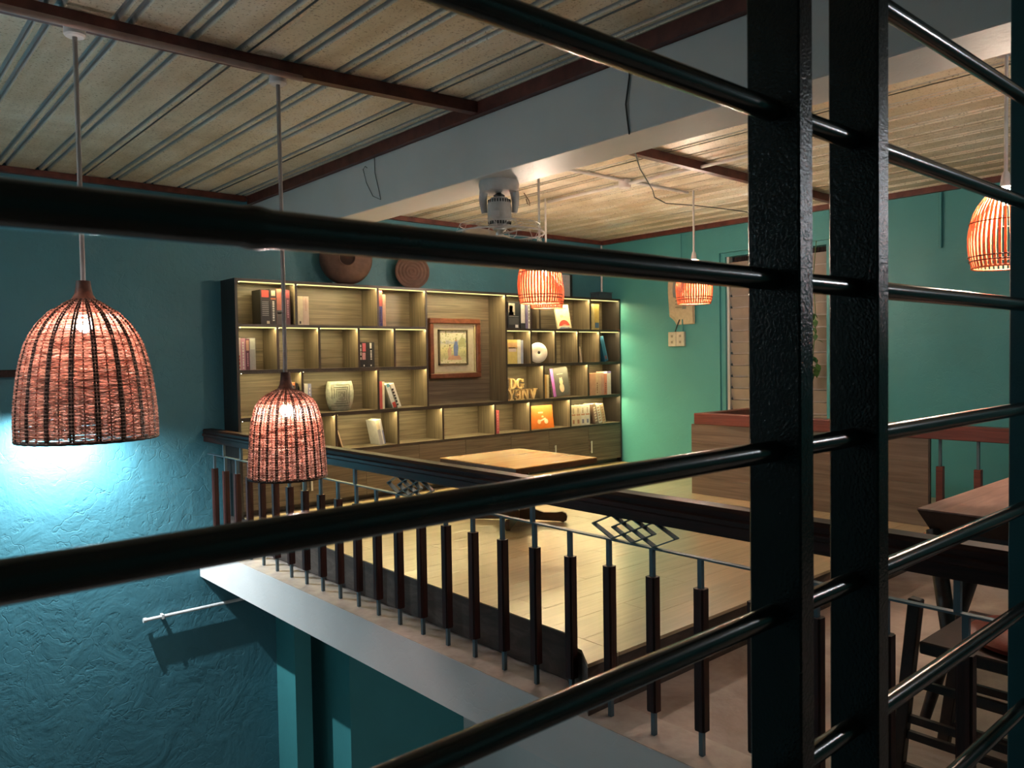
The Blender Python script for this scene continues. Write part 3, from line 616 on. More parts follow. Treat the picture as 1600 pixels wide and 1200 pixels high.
def paint():
    m, nt, b = base('watercolour', (0.6, 0.58, 0.4), 0.7)
    v = coords(nt, (7, 7, 9))
    sx = N(nt, 'ShaderNodeSeparateXYZ'); tc = N(nt, 'ShaderNodeTexCoord'); nt.links.new(tc.outputs['Object'], sx.inputs[0])
    h = add(nt, sx.outputs['Z'], noise(nt, v, 2.0, 4), 0.10)
    c = ramp(nt, h, [(0.05, (0.46, 0.41, 0.31)), (0.11, (0.26, 0.27, 0.15)), (0.18, (0.42, 0.39, 0.20)), (0.225, (0.40, 0.39, 0.26)), (0.245, (0.24, 0.27, 0.34)), (0.265, (0.42, 0.42, 0.31)), (0.34, (0.48, 0.46, 0.35))])
    c = mixc(nt, ramp(nt, noise(nt, v, 6, 3), [(0.55, (0, 0, 0)), (0.62, (1, 1, 1))]), c, (0.22, 0.24, 0.12))
    nt.links.new(c, b.inputs['Base Color'])
paint()
B('painting', 'watercolour', ix0+0.014, ix1-0.014, yy+0.012, yy+0.0185, iz0+0.014, iz1-0.014, pc)
def flat(poly, col, d): 
    bm = bm_new(); prism(bm, poly, yy+d, yy+d+0.0005, lambda u, v, q: (u, q, v)); obj('painted_shape', bm, cover(col), pc)
flat([(4.16, 1.335), (4.32, 1.335), (4.29, 1.375), (4.22, 1.380), (4.17, 1.360)], (0.40, 0.23, 0.16), 0.0112)
flat([(4.232, 1.37), (4.272, 1.37), (4.280, 1.45), (4.268, 1.50), (4.244, 1.50), (4.226, 1.45)], (0.12, 0.18, 0.36), 0.0105)
flat(arc(4.254, 1.508, 0.010, 0, 360), (0.36, 0.22, 0.15), 0.0100)
flat([(4.165, 1.365), (4.20, 1.365), (4.205, 1.43), (4.185, 1.455), (4.160, 1.42)], (0.42, 0.28, 0.2), 0.0105)
flat(arc(4.186, 1.462, 0.008, 0, 360), (0.16, 0.08, 0.05), 0.0100)
flat([(4.28, 1.44), (4.36, 1.46), (4.365, 1.52), (4.32, 1.54), (4.285, 1.50)], (0.34, 0.36, 0.18), 0.0114)

# ---------------------------------------------------------------- maze vase, ribbed disc, wooden letters
vz = thing('maze_vase', 'grey stone vase carved with a square maze, third row of the bookcase', 'vase', (3.028, 5.52, S3+0.0008))
bm = bm_new(); pr = [(0.066, 0.0), (0.088, 0.015), (0.104, 0.05), (0.115, 0.10), (0.117, 0.15), (0.110, 0.20), (0.100, 0.232), (0.094, 0.232), (0.098, 0.19), (0.085, 0.03)]
lathe(bm, pr, (0, 0, 0), 40, cap=False)
for v in bm.verts: v.co = Vector((3.028 + v.co.x, 5.52 + v.co.y*0.62, S3+0.0008 + v.co.z))
obj('body', bm, 'stone', vz, smooth=True)
def vsurf(u, z):
    for (r0, z0), (r1, z1) in zip(pr[:7], pr[1:7]):
        if z0 <= z <= z1: r = r0 + (r1-r0)*(z-z0)/(z1-z0); break
    dv = Vector((-0.18, -1, 0)).normalized()
    x = max(-r*0.98, min(r*0.98, u - 0.02)); return Vector((3.028 + x, 5.52 - 0.62*math.sqrt(max(r*r-x*x, 0)) - 0.0005, S3 + z))
for k, s in enumerate((1.0, 0.78, 0.56, 0.36, 0.18)):
    hw, zc, hz = 0.072*s, 0.125, 0.082*s; pts = []
    cs = [(-hw, zc-hz), (hw, zc-hz), (hw, zc+hz), (-hw, zc+hz), (-hw, zc-hz*0.6)]
    for (a, b_), (c, d) in zip(cs, cs[1:]):
        pts += [vsurf(a+(c-a)*i/6, b_+(d-b_)*i/6) for i in range(6)]
    bm = bm_new(); tube(bm, pts, 0.0022, 5); obj('carved_line', bm, 'stone_groove', vz)
rd = thing('ribbed_disc', 'round white ribbed shell disc standing in a second row niche', 'ornament', (5.125, 5.47, S2+0.001))
bm = bm_new(); n = 96; R0 = 0.098
ax = Vector((-0.35, -1, 0.05)).normalized(); Q = Vector((0, 0, 1)).rotation_difference(ax).to_matrix()
cc = Vector((5.125, 5.475, S2+0.0025+R0)); rings = []
for r, h in ((0.014, 0.022), (0.02, 0.030), (0.05, 0.034), (0.08, 0.024), (0.096, 0.006), (0.098, -0.004), (0.09, -0.02), (0.03, -0.03)):
    rings.append([bm.verts.new(cc + Q @ Vector((r*math.cos(2*PI*k/n), r*math.sin(2*PI*k/n), h + (0.0022*(1 if k % 2 else -1) if 0.02 < r and h > 0 else 0)))) for k in range(n)])
for a, b_ in zip(rings, rings[1:]):
    for k in range(n): bm.faces.new((a[k], a[(k+1) % n], b_[(k+1) % n], b_[k]))
bm.faces.new(rings[-1]); obj('ribs', bm, 'shell_white', rd)
bm = bm_new(); lathe(bm, [(0.004, 0.018), (0.0145, 0.0225)], cc, 16, ax); obj('centre_hole', bm, 'stone_groove', rd)

lt = thing('wooden_letters', 'stacked pale wooden letters in the third row of the bookcase', 'letters', (4.88, 5.46, S3+0.0008))
def letter(nm, polys, ox, oz, s, flip=False, lab=None):
    bm = bm_new(); W = max(p[0] for q in polys for p in q); Hh = 1.0
    for q in polys:
        pts = [((W-u, Hh-v) if flip else (u, v)) for u, v in q]
        prism(bm, [(ox+u*s, oz+v*s) for u, v in pts], 5.445, 5.470, lambda u, v, d: (u, d, v))
    o = obj(nm, bm, 'letter_wood', lt); o['label'] = lab
def ringseg(cx, cy, ro, ri, a0, a1, n=10, yo=None, yi=None):
    return [[(cx+r*math.cos(math.radians(a)), cy+y*math.sin(math.radians(a))) for r, y, a in ((ro, yo or ro, a0+(a1-a0)*i/n), (ro, yo or ro, a0+(a1-a0)*(i+1)/n), (ri, yi or ri, a0+(a1-a0)*(i+1)/n), (ri, yi or ri, a0+(a1-a0)*i/n))] for i in range(n)]
R_ = lambda a, b_, c, d: [(a, c), (b_, c), (b_, d), (a, d)]
Dp = [R_(0.10, 0.28, 0, 1), R_(0, 0.4, 0, 0.09), R_(0, 0.4, 0.91, 1)] + ringseg(0.38, 0.5, 0.46, 0.24, -90, 90, 12, 0.5, 0.40)
Gp = ringseg(0.46, 0.5, 0.46, 0.26, 40, 330, 16, 0.5, 0.40) + [R_(0.62, 0.86, 0.10, 0.46), R_(0.52, 0.94, 0.40, 0.48), R_(0.72, 0.86, 0.66, 0.95)]
Ep = [R_(0.08, 0.28, 0, 1), R_(0, 0.72, 0, 0.12), R_(0, 0.72, 0.88, 1), R_(0.28, 0.52, 0.44, 0.56), R_(0.62, 0.72, 0.0, 0.28), R_(0.62, 0.72, 0.72, 1), R_(0.46, 0.54, 0.36, 0.64)]
Np = [R_(0.08, 0.24, 0, 1), R_(0.70, 0.86, 0, 1), [(0.08, 1), (0.30, 1), (0.86, 0), (0.66, 0)], R_(0, 0.34, 0, 0.08), R_(0.56, 0.96, 0.92, 1), R_(0, 0.2, 0.92, 1)]
Vp = [[(0.06, 1), (0.30, 1), (0.56, 0.16), (0.44, 0), (0.40, 0)], [(0.40, 0), (0.56, 0), (0.92, 1), (0.76, 1)], R_(0, 0.38, 0.92, 1), R_(0.66, 1.0, 0.92, 1)]
Yp_ = [[(0.06, 1), (0.28, 1), (0.54, 0.52), (0.54, 0.40), (0.40, 0.40)], [(0.46, 0.46), (0.56, 0.42), (0.86, 1), (0.72, 1)], R_(0.36, 0.56, 0, 0.46), R_(0.24, 0.68, 0, 0.08), R_(0, 0.36, 0.92, 1), R_(0.6, 0.94, 0.92, 1)]
s = 0.098
letter('letter', Dp, 4.737, S3+0.104, s, lab='letter D, upper row'); letter('letter', Gp, 4.826, S3+0.104, s*0.98, lab='letter G, upper row')
letter('letter', Yp_, 4.712, S3+0.001, s*1.02, lab='letter Y, lower row'); letter('letter', Ep, 4.805, S3+0.001, s*1.02, flip=True, lab='letter E upside down, lower row')
letter('letter', Np, 4.882, S3+0.001, s*1.02, lab='letter N, lower row'); letter('letter', Vp, 4.984, S3+0.001, s*1.02, lab='letter V, lower row')

# ---------------------------------------------------------------- things on top of the bookcase
ZT = Z[5]+T+0.001
pt = thing('clay_pot', 'round clay pot lying on its side, mouth facing out, on top of the bookcase', 'pot', (3.10, 5.50, ZT))
axp = Vector((-0.45, -1, 0.0)).normalized(); pc0 = Vector((3.10, 5.50, ZT+0.205))
bm = bm_new(); lathe(bm, [(0.02, -0.11), (0.12, -0.10), (0.185, -0.05), (0.205, 0.0), (0.19, 0.05), (0.14, 0.085), (0.075, 0.10), (0.062, 0.108), (0.055, 0.100)], pc0, 40, axp, cap=False)
obj('body', bm, 'clay', pt, smooth=True)
bm = bm_new(); lathe(bm, [(0.058, 0.080), (0.056, 0.102)], pc0, 28, axp); obj('mouth', bm, 'dark_mouth', pt)
tr = thing('woven_tray', 'smaller round clay dish with rings propped on top of the bookcase', 'dish', (3.74, 5.53, ZT))
pc1 = Vector((3.74, 5.53, ZT+0.146)); axt = Vector((-0.45, -1, 0.10)).normalized()
bm = bm_new(); pf = [(0.001, -0.03), (0.10, -0.028), (0.146, 0.0)]
for i in range(10): r = 0.146 - i*0.0142; pf += [(r, 0.012+0.003*(i % 2)), (r-0.007, 0.012+0.003*((i+1) % 2))]
lathe(bm, pf, pc1, 36, axt); obj('dish', bm, 'clay', tr, smooth=False)
pn = thing('white_panel', 'white panel with a black edge standing on the bookcase behind the lamps', 'panel', (5.56, 5.60, ZT))
B('panel', cover((0.6, 0.6, 0.62)), 5.35, 5.70, 5.600, 5.606, ZT, ZT+0.235, pn); B('edge', cover((0.01, 0.01, 0.01)), 5.7005, 5.725, 5.590, 5.612, ZT, ZT+0.24, pn)
gb = thing('junction_box', 'grey junction box on the right end of the bookcase top', 'box', (6.15, 5.55, ZT))
B('box_body', cover((0.07, 0.10, 0.12)), 6.02, 6.215, 5.49, 5.62, ZT, ZT+0.065, gb, bevel=0.005); B('lid', cover((0.09, 0.12, 0.14)), 6.018, 6.217, 5.488, 5.622, ZT+0.066, ZT+0.074, gb)
XF[0] = None
bm = bm_new(); tube(bm, [(6.43, 5.83, 2.02), (6.43, 5.83, 2.555)], 0.011, 10)
tag(obj('corner_conduit', bm, 'pvc', smooth=True), 'thin white conduit rising in the back right corner', 'conduit')

# ================================================================== LOW TABLE
tb = thing('low_table', 'square honey coloured table on a scrolled cross foot', 'table', (3.60, 4.06, 0.2055))
tx0, tx1, ty0, ty1 = 3.205, 3.945, 3.640, 4.440; zt = 0.655
B('top', 'honey_wood', tx0, tx1, ty0, ty1, zt-0.006, zt, tb); 
bm = bm_new(); box(bm, tx0, tx1, ty0, ty1, zt-0.038, zt-0.0062); obj('top_edge', bm, 'brown_leg', tb)
cx, cy = 3.605, 4.085
def scroll(ang, L=0.335):
    d = Vector((math.cos(ang), math.sin(ang), 0)); s = Vector((-d.y, d.x, 0)); bm = bm_new()
    up = [(0.0, 0.405), (0.13, 0.405), (0.12, 0.385), (0.075, 0.36), (0.062, 0.30), (0.06, 0.20), (0.075, 0.13), (0.11, 0.085), (0.17, 0.065), (0.26, 0.066), (L-0.035, 0.072), (L-0.01, 0.062), (L, 0.040), (L-0.005, 0.012), (L-0.03, 0.0), (L-0.05, 0.006), (0.10, 0.012), (0.0, 0.012)]
    prism(bm, up, -0.014, 0.014, lambda u, v, q: Vector((cx, cy, 0.2058+v)) + d*(u+0.016) + s*q)
    obj('foot', bm, 'brown_leg', tb)
a0 = math.atan2(3.834-4.367, 3.835-3.435)
for k in range(4): scroll(a0 + k*PI/2)
bm = bm_new(); lathe(bm, [(0.020, 0.02), (0.020, 0.405)], (cx, cy, 0.2058), 12); obj('column', bm, 'honey_wood', tb, smooth=True)

# ================================================================== WALNUT PARTITION AND RED BALUSTRADE OVER THE STAIR
XC = 5.35
pp = thing('walnut_partition', 'walnut laminate partition panel at the right of the platform', 'panel', (XC, 2.94, 0.206))
for z0, z1 in ((0.206, 0.338), (0.339, 0.482), (0.483, 0.628), (0.629, 0.778)):
    B('board', 'walnut_panel', XC-0.012, XC+0.006, 2.03, 3.87, z0, z1, pp)
B('end_strip', 'walnut_edge', XC-0.012, XC+0.006, 2.018, 2.029, 0.206, 0.778, pp)
rb = thing('red_balustrade', 'reddish timber stair balustrade in front of the right wall', 'balustrade', (XC+0.045, 2, 0.0005))
B('handrail', 'red_rail', XC-0.02, XC+0.085, -0.5, 3.84, 0.779, 0.868, rb, bevel=0.004)
B('handrail', 'red_rail', XC+0.086, XR-0.01, 3.76, 3.84, 0.779, 0.868, rb, bevel=0.004)
f2 = None
for k in range(12):
    y = 1.975 - 0.222*k
    if f2 is None:
        bm = bm_new(); box(bm, XC+0.030, XC+0.046, y-0.008, y+0.008, 0.001, 0.7785); f2 = obj('baluster', bm, 'steel_bar', rb)
        bm = bm_new(); box(bm, XC+0.018, XC+0.058, y-0.020, y+0.020, 0.10, 0.60); obj('sleeve', bm, 'red_rail', f2, bevel=0.002); yb = y
    else: dup(f2, rb, (0, y-yb, 0))

# ================================================================== RIGHT TABLE AND CHAIR
rt = thing('dining_table', 'dark wooden table with a thick sloping edge and splayed legs on the right', 'table', (3.7, 0.75, 0.0008))
bm = bm_new()
zt2 = 0.752; q = [(3.052, 1.200), (4.25, 1.200), (4.25, 0.30), (3.052, 0.30)]; qi = [(3.085, 1.165), (4.21, 1.165), (4.21, 0.335), (3.085, 0.335)]
a = [bm.verts.new((x, y, zt2)) for x, y in q]; b_ = [bm.verts.new((x, y, zt2-0.075)) for x, y in qi]
bm.faces.new(a); bm.faces.new(b_[::-1])
for i in range(4): bm.faces.new((a[i], b_[i], b_[(i+1) % 4], a[(i+1) % 4]))
obj('bevelled_edge', bm, 'dark_chair', rt)
B('top', 'dark_table', 3.053, 4.249, 0.301, 1.199, zt2+0.0003, zt2+0.006, rt)
B('apron', 'dark_chair', 3.12, 4.18, 0.37, 1.13, zt2-0.135, zt2-0.0755, rt)
for p, q2, r0, r1 in (((3.095, 1.155, 0.676), (2.880, 0.975, 0.002), 0.030, 0.024), ((3.135, 1.02, 0.617), (2.955, 1.137, 0.002), 0.034, 0.018), ((4.13, 0.55, 0.617), (4.33, 0.37, 0.002), 0.030, 0.022), ((4.13, 1.10, 0.617), (4.32, 1.22, 0.002), 0.030, 0.022), ((3.16, 0.42, 0.617), (2.96, 0.36, 0.002), 0.030, 0.022)):
    bm = bm_new(); tube(bm, [p, q2], [r0, r1], 10); obj('leg', bm, 'dark_chair', rt, smooth=True)
ch = thing('wooden_chair', 'dark wooden chair with a red leather seat beside the gallery balustrade', 'chair', (2.64, 0.74, 0.0008))
for (x0, y0, x1, y1, zt_) in ((2.45, 0.965, 2.45, 1.025, 0.60), (2.83, 0.965, 2.83, 1.025, 0.46), (2.45, 0.50, 2.45, 0.47, 0.45), (2.83, 0.50, 2.83, 0.47, 0.45)):
    bm = bm_new(); bar(bm, (x1, y1, 0.001), (x0, y0, zt_), 0.036, 0.036, up=(0, 1, 0)); obj('leg', bm, 'dark_chair', ch, bevel=0.003)
B('seat_frame', 'dark_chair', 2.432, 2.848, 0.47, 0.95, 0.440, 0.478, ch, bevel=0.004)
bm = bm_new(); lathe(bm, [(0.16, 0.0), (0.178, 0.008), (0.182, 0.020), (0.165, 0.036), (0.10, 0.046), (0.01, 0.048)], (2.64, 0.70, 0.4785), 32); obj('cushion', bm, 'red_leather', ch, smooth=True)
for z in (0.33, 0.215, 0.165, 0.06):
    B('stretcher', 'dark_chair', 2.442, 2.458, 0.51, 1.0-0.03*z, z, z+0.024, ch); B('stretcher', 'dark_chair', 2.822, 2.838, 0.51, 1.0-0.03*z, z, z+0.024, ch)

# ================================================================== PENDANT LAMPS
def ease(prof, n):
    """resample (r, z) profile by arc length"""
    P = [Vector(p) for p in prof]; D = [0]
    for a, b_ in zip(P, P[1:]): D.append(D[-1] + (b_-a).length)
    out = []
    for i in range(n):
        t = D[-1]*i/(n-1); k = max(j for j in range(len(D)) if D[j] <= t+1e-9); k = min(k, len(P)-2)
        f = (t-D[k])/(D[k+1]-D[k]); out.append(P[k].lerp(P[k+1], f))
    return out
def wicker_lamp(x, y, prof, ztop, neck, nst, nring, label, bulbmat, bz, br=0.030, rodtop=2.513, wr_=0.0032, sw=1.0):
    t = thing('pendant_lamp', label, 'lamp', (x, y, prof[-1][1]), 'wicker pendant lamps over the stairwell')
    bm = bm_new(); lathe(bm, [(0.036, rodtop+0.032), (0.036, rodtop+0.004), (0.030, rodtop-0.002)], (x, y, 0), 20); obj('ceiling_cap', bm, 'pvc', t, smooth=True)
    bm = bm_new(); tube(bm, [(x, y, rodtop-0.001), (x, y, neck[0][1]-0.02)], 0.0085, 12); obj('rod', bm, 'pvc_dull', t, smooth=True)
    bm = bm_new(); lathe(bm, neck, (x, y, 0), 24, cap=False); obj('neck_wrap', bm, 'wicker_stake', t, smooth=True)
    fine = ease(prof, nring)
    # weave: one wavy cane per row, in front of and behind the stakes in turn
    bm = bm_new(); seg = nst*4; rnd = random.Random(3)
    for i, p in enumerate(fine):
        j = rnd.uniform(-0.0006, 0.0006); ph = rnd.choice((0, PI)); amp = 0.0035 if p.x > 0.05 else 0.001
        pts = []
        for k in range(seg):
            th = 2*PI*k/seg; r = p.x + amp*math.cos(nst*th + (PI if i % 2 else 0))
            pts.append((x+r*math.cos(th), y+r*math.sin(th), p.y + j + rnd.uniform(-0.0005, 0.0005)))
        tube(bm, pts, wr_*rnd.uniform(0.8, 1.1)*(0.62 if abs(p.y-bz) < br*1.2 else 1.0), 4, closed=True, up=(0, 0, 1))
    stuff(obj('weave', bm, 'wicker', t))
    # stakes: wide dark pairs and thin red ones between
    sf = ease(prof, 22)
    for k in range(nst):
        th = 2*PI*(k+0.5)/nst; pts = []
        ww = [0.0062 if k % 2 == 0 else 0.0022]*22
        bm = bm_new()
        for off in ((-1, 1) if k % 2 == 0 else (0,)):
            q = []
            for p in sf:
                o_ = off*sw*min(0.0045, p.x*0.05)/max(p.x, 0.01); q.append((x+p.x*math.cos(th+o_), y+p.x*math.sin(th+o_), p.y))
            tube(bm, q, [sw*min(0.0042 if k % 2 == 0 else 0.0024, 0.002+0.03*p.x) for p in sf], 5)
        obj('stake', bm, 'wicker_stake' if k % 2 == 0 else 'wicker_thin', t)
    pr_, pz = prof[-1]
    bm = bm_new(); tube(bm, [(x+pr_*math.cos(2*PI*k/64), y+pr_*math.sin(2*PI*k/64), pz-0.003+0.0012*(k % 2)) for k in range(64)], 0.0058, 6, closed=True, up=(0, 0, 1)); obj('rim', bm, 'wicker_stake', t)
    bm = bm_new(); lathe(bm, [(0.016, neck[-1][1]-0.0), (0.017, bz+br*1.05)], (x, y, 0), 16); obj('socket', bm, 'pvc', t)
    bm = bm_new(); lathe(bm, [(0.013, br*1.0), (0.018, br*0.85), (br*0.95, br*0.35), (br, 0.0), (br*0.85, -br*0.5), (br*0.45, -br*0.88), (0.002, -br)], (x, y, bz), 16); obj('bulb', bm, bulbmat, t, smooth=True)
    return t
prof1 = [(0.040, 1.578), (0.065, 1.562), (0.112, 1.530), (0.145, 1.495), (0.168, 1.460), (0.188, 1.415), (0.200, 1.370), (0.211, 1.320), (0.217, 1.275), (0.223, 1.225), (0.227, 1.180), (0.229, 1.130), (0.229, 1.082)]
wicker_lamp(0.706, 3.14, prof1, 1.58, [(0.023, 1.646), (0.025, 1.625), (0.030, 1.598), (0.041, 1.578)], 36, 92, 'large bell-shaped wicker pendant lamp at the left, above the stairwell', 'bulb_wicker_big', 1.490)
prof2 = [(0.034, 1.228), (0.060, 1.214), (0.090, 1.198), (0.108, 1.182), (0.124, 1.158), (0.135, 1.125), (0.144, 1.080), (0.150, 1.020), (0.154, 0.960), (0.158, 0.900), (0.160, 0.856)]
wicker_lamp(1.468, 3.14, prof2, 1.23, [(0.019, 1.300), (0.021, 1.275), (0.026, 1.248), (0.035, 1.228)], 48, 84, 'smaller wicker pendant lamp hanging in front of the bookcase', 'bulb_wicker_small', 1.135, br=0.026, rodtop=2.508, wr_=0.0026, sw=0.68)
wicker_lamp(-0.30, 3.14, [(r, z-0.05) for r, z in prof1], 1.53, [(0.023, 1.596), (0.025, 1.575), (0.030, 1.548), (0.041, 1.528)], 24, 60, 'added wicker pendant lamp, unseen, further along the row beyond the left edge', 'bulb_wicker_big', 1.44)  # extra lamp added out of view to raise the ambient light
# conduit below the purlin that feeds the two lamps
bm = bm_new(); tube(bm, [(-1.0, 3.088, 2.535), (0.6, 3.088, 2.535), (1.55, 3.086, 2.535)], 0.013, 12)
tag(obj('lamp_conduit', bm, 'pvc_brown', smooth=True), 'brownish plastic conduit under the red purlin feeding the wicker lamps', 'conduit')

def bamboo_lamp(x, y, z0, label, bright='bulb_bamboo', rod=2.56):
    t = thing('bamboo_lamp', label, 'lamp', (x, y, z0), 'bamboo pendant lamps over the gallery')
    pf = [(0.030, 0.335), (0.060, 0.318), (0.092, 0.285), (0.118, 0.240), (0.134, 0.185), (0.141, 0.130), (0.140, 0.080), (0.133, 0.035), (0.124, 0.0)]
    f = ease(pf, 12); bm = bm_new(); n = 44
    for k in range(n):
        th = 2*PI*k/n
        c, s_ = math.cos(th), math.sin(th); rows_ = []
        for p in f:
            hw = min(0.0048, p.x*0.040); cx_, cy_ = x+p.x*c, y+p.x*s_
            rows_.append([bm.verts.new((cx_-s_*hw, cy_+c*hw, z0+p.y)), bm.verts.new((cx_+s_*hw, cy_-c*hw, z0+p.y)), bm.verts.new((cx_+s_*hw-c*0.002, cy_-c*hw-s_*0.002, z0+p.y)), bm.verts.new((cx_-s_*hw-c*0.002, cy_+c*hw-s_*0.002, z0+p.y))])
        for a, b_ in zip(rows_, rows_[1:]):
            for i in range(4): bm.faces.new((a[i], a[(i+1) % 4], b_[(i+1) % 4], b_[i]))
    stuff(obj('bamboo_strips', bm, 'bamboo', t))
    for r, z, th_ in ((0.1375, 0.048, 0.0028), (0.1335, 0.030, 0.0028), (0.1345, 0.190, 0.0022)):
        bm = bm_new(); tube(bm, [(x+r*math.cos(2*PI*k/44), y+r*math.sin(2*PI*k/44), z0+z) for k in range(44)], th_, 5, closed=True, up=(0, 0, 1)); obj('band', bm, 'bamboo_band', t)
    bm = bm_new(); tube(bm, [(x+0.124*math.cos(2*PI*k/44), y+0.124*math.sin(2*PI*k/44), z0+0.002) for k in range(44)], 0.0045, 6, closed=True, up=(0, 0, 1)); obj('rim', bm, 'bamboo', t)
    bm = bm_new(); lathe(bm, [(0.010, 0.400), (0.016, 0.385), (0.022, 0.345), (0.030, 0.336)], (x, y, z0), 16); obj('socket', bm, 'pvc', t, smooth=True)
    bm = bm_new(); tube(bm, [(x, y, z0+0.399), (x, y, rod)], 0.0075, 10); obj('rod', bm, 'pvc', t, smooth=True)
    bm = bm_new(); lathe(bm, [(0.030, rod), (0.040, rod+0.006), (0.040, 2.598)], (x, y, 0), 18); obj('ceiling_cap', bm, 'pvc', t, smooth=True)
    bm = bm_new(); br = 0.030; lathe(bm, [(0.014, br*1.3), (0.020, br*0.9), (br, 0.0), (br*0.8, -br*0.6), (0.003, -br)], (x, y, z0+0.290), 14); obj('bulb', bm, bright, t, smooth=True)
    return t
ba = bamboo_lamp(3.345, 3.545, 1.680, 'bamboo strip lamp hanging nearest behind the fan')
dup_thing(ba, (4.33, 4.515, 1.735), 'bamboo strip lamp far behind, half hidden below the nearer one')
dup_thing(ba, (5.050, 3.625, 1.738), 'bamboo strip lamp hanging in front of the wall calendar')
dup_thing(ba, (3.745, 1.118, 1.690), 'bamboo strip lamp cut off by the right edge')
rl2 = dup_thing(ba, (3.45, -0.55, 1.690), 'bamboo strip lamp over the gallery behind the viewpoint')
for c_ in rl2.children:
    if c_.name.startswith('bulb'): c_.material_slots[0].link = 'OBJECT'; c_.material_slots[0].material = MATS['bulb_cool']
# surface conduits on the gallery roof
def conduit(p, q, label):
    bm = bm_new(); tube(bm, [p, q], 0.011, 10); tag(obj('ceiling_conduit', bm, 'pvc', smooth=True), label, 'conduit')
conduit((2.735, 3.715, 2.588), (5.02, 3.655, 2.588), 'white roof conduit running to the lamp at the calendar')
conduit((4.325, 2.40, 2.566), (4.325, 4.48, 2.566), 'white roof conduit running toward the back wall')
bm = bm_new(); lathe(bm, [(0.040, 2.54), (0.045, 2.55), (0.045, 2.598)], (4.325, 3.690, 0), 20)
tag(obj('conduit_box', bm, 'pvc', smooth=True), 'small round white conduit box where the roof conduits cross', 'box')

# ================================================================== FLOOD LAMP LOW ON THE BACK WALL (hidden behind the big wicker lamp)
fl = thing('wall_floodlight', 'small cool white floodlight on a bracket behind the large wicker lamp', 'lamp', (1.13, 5.74, 1.0))
B('bracket', 'steel_bar', 1.118, 1.142, 5.655, 5.849, 1.115, 1.13, fl)
B('head', 'pvc', 1.085, 1.175, 5.575, 5.685, 1.062, 1.114, fl, bevel=0.006)
ld = bpy.data.lights.new('flood_beam', 'SPOT'); ld.energy = P_FLOOD; ld.color = C_FLOOD; ld.spot_size = math.radians(174); ld.spot_blend = 1.0; ld.shadow_soft_size = 0.010
lo = bpy.data.objects.new('flood_beam', ld); COL.objects.link(lo); lo.parent = fl; lo.location = Vector((1.13, 5.63, 1.045)) - ORG[fl.name]
lo.rotation_euler = Vector((-0.10, 0.02, -0.99)).to_track_quat('-Z', 'Y').to_euler()
wbar = tag(B('wall_bar', 'rail_wood', -1.0, 1.02, 5.795, 5.848, 1.272, 1.320, bevel=0.004), 'dark timber rail on the teal wall behind the large wicker lamp', 'rail')
bm = bm_new(); tube(bm, [(1.635, 5.818, -0.457), (2.6, 5.818, -0.457)], 0.012, 12)
pv = thing('wall_pipe', 'white plastic pipe end fixed low on the teal wall under the gallery', 'pipe', (2.0, 5.818, -0.47))
obj('pipe', bm, 'pvc', pv, smooth=True)
B('clip', 'pvc', 1.735, 1.752, 5.803, 5.849, -0.472, -0.442, pv); 
bm = bm_new(); lathe(bm, [(0.017, 0), (0.017, 0.022)], (1.613, 5.818, -0.457), 14, (1, 0, 0)); obj('end_cap', bm, 'pvc', pv, smooth=True)
# tube lamp added out of view under the slab to light the lower walls
tl = thing('added_tube_lamp', 'added fluorescent tube lamp, unseen, under the gallery slab in the storey below', 'lamp', (2.35, 3.0, -0.285))
B('batten', 'pvc', 2.33, 2.37, 2.4, 3.6, -0.262, -0.230, tl)
bm = bm_new(); tube(bm, [(2.35, 2.42, -0.282), (2.35, 3.58, -0.282)], 0.014, 10); obj('tube', bm, 'tube_glow', tl, smooth=True)

tw = thing('added_tube_lamp', 'added fluorescent tube lamp, unseen, on the stairwell wall beyond the left edge', 'lamp', (-1.03, 3.6, 1.84))  # added out of view for cool light on the roof and beam
B('batten', 'pvc', -1.049, -1.015, 2.95, 4.25, 1.85, 1.89, tw)
bm = bm_new(); tube(bm, [(-0.998, 2.98, 1.87), (-0.998, 4.22, 1.87)], 0.014, 10); obj('tube', bm, 'tube_wall', tw, smooth=True)

# ================================================================== FAN UNDER THE BEAM
fn = thing('ceiling_fan', 'white caged fan with a motor hanging under the beam', 'fan', (2.61, 3.06, 1.93))
FX, FY = 2.610, 3.060
bm = bm_new(); lathe(bm, [(0.100, 2.2415), (0.104, 2.225), (0.100, 2.200), (0.092, 2.186), (0.078, 2.184)], (FX, FY, 0), 32); obj('canopy', bm, 'fan_plastic', fn, smooth=True)
dirv = Vector((r2.x, r2.y, 0)).normalized()
for s_ in (-1, 1):
    bm = bm_new(); pts = [(Vector((FX, FY, z)) + dirv*s_*r) for r, z in ((0.076, 2.200), (0.082, 2.165), (0.082, 2.125), (0.076, 2.082))]
    tube(bm, pts, [0.024, 0.022, 0.019, 0.015], 10); obj('yoke_arm', bm, 'fan_plastic', fn, smooth=True)
bm = bm_new(); lathe(bm, [(0.020, 2.166), (0.042, 2.160), (0.056, 2.146), (0.060, 2.125), (0.062, 2.055), (0.056, 2.022), (0.040, 2.012), (0.025, 2.010)], (FX, FY, 0), 28); mot = obj('motor', bm, 'fan_plastic', fn, smooth=True)
bm = bm_new()
for k in range(26):
    th = 2*PI*k/26
    for z, r in ((2.140, 0.0565), (2.030, 0.0575)): box(bm, -0.002, 0.002, -0.003, 0.003, z-0.008, z+0.008, Matrix.Translation((FX+r*math.cos(th), FY+r*math.sin(th), 0)) @ Matrix.Rotation(th, 4, 'Z'))
stuff(obj('vent_slots', bm, 'cable', mot))
bm = bm_new(); lathe(bm, [(0.028, 2.164), (0.030, 2.172), (0.016, 2.180), (0.010, 2.184)], (FX, FY, 0), 16); obj('pivot', bm, 'cable', mot, smooth=True)
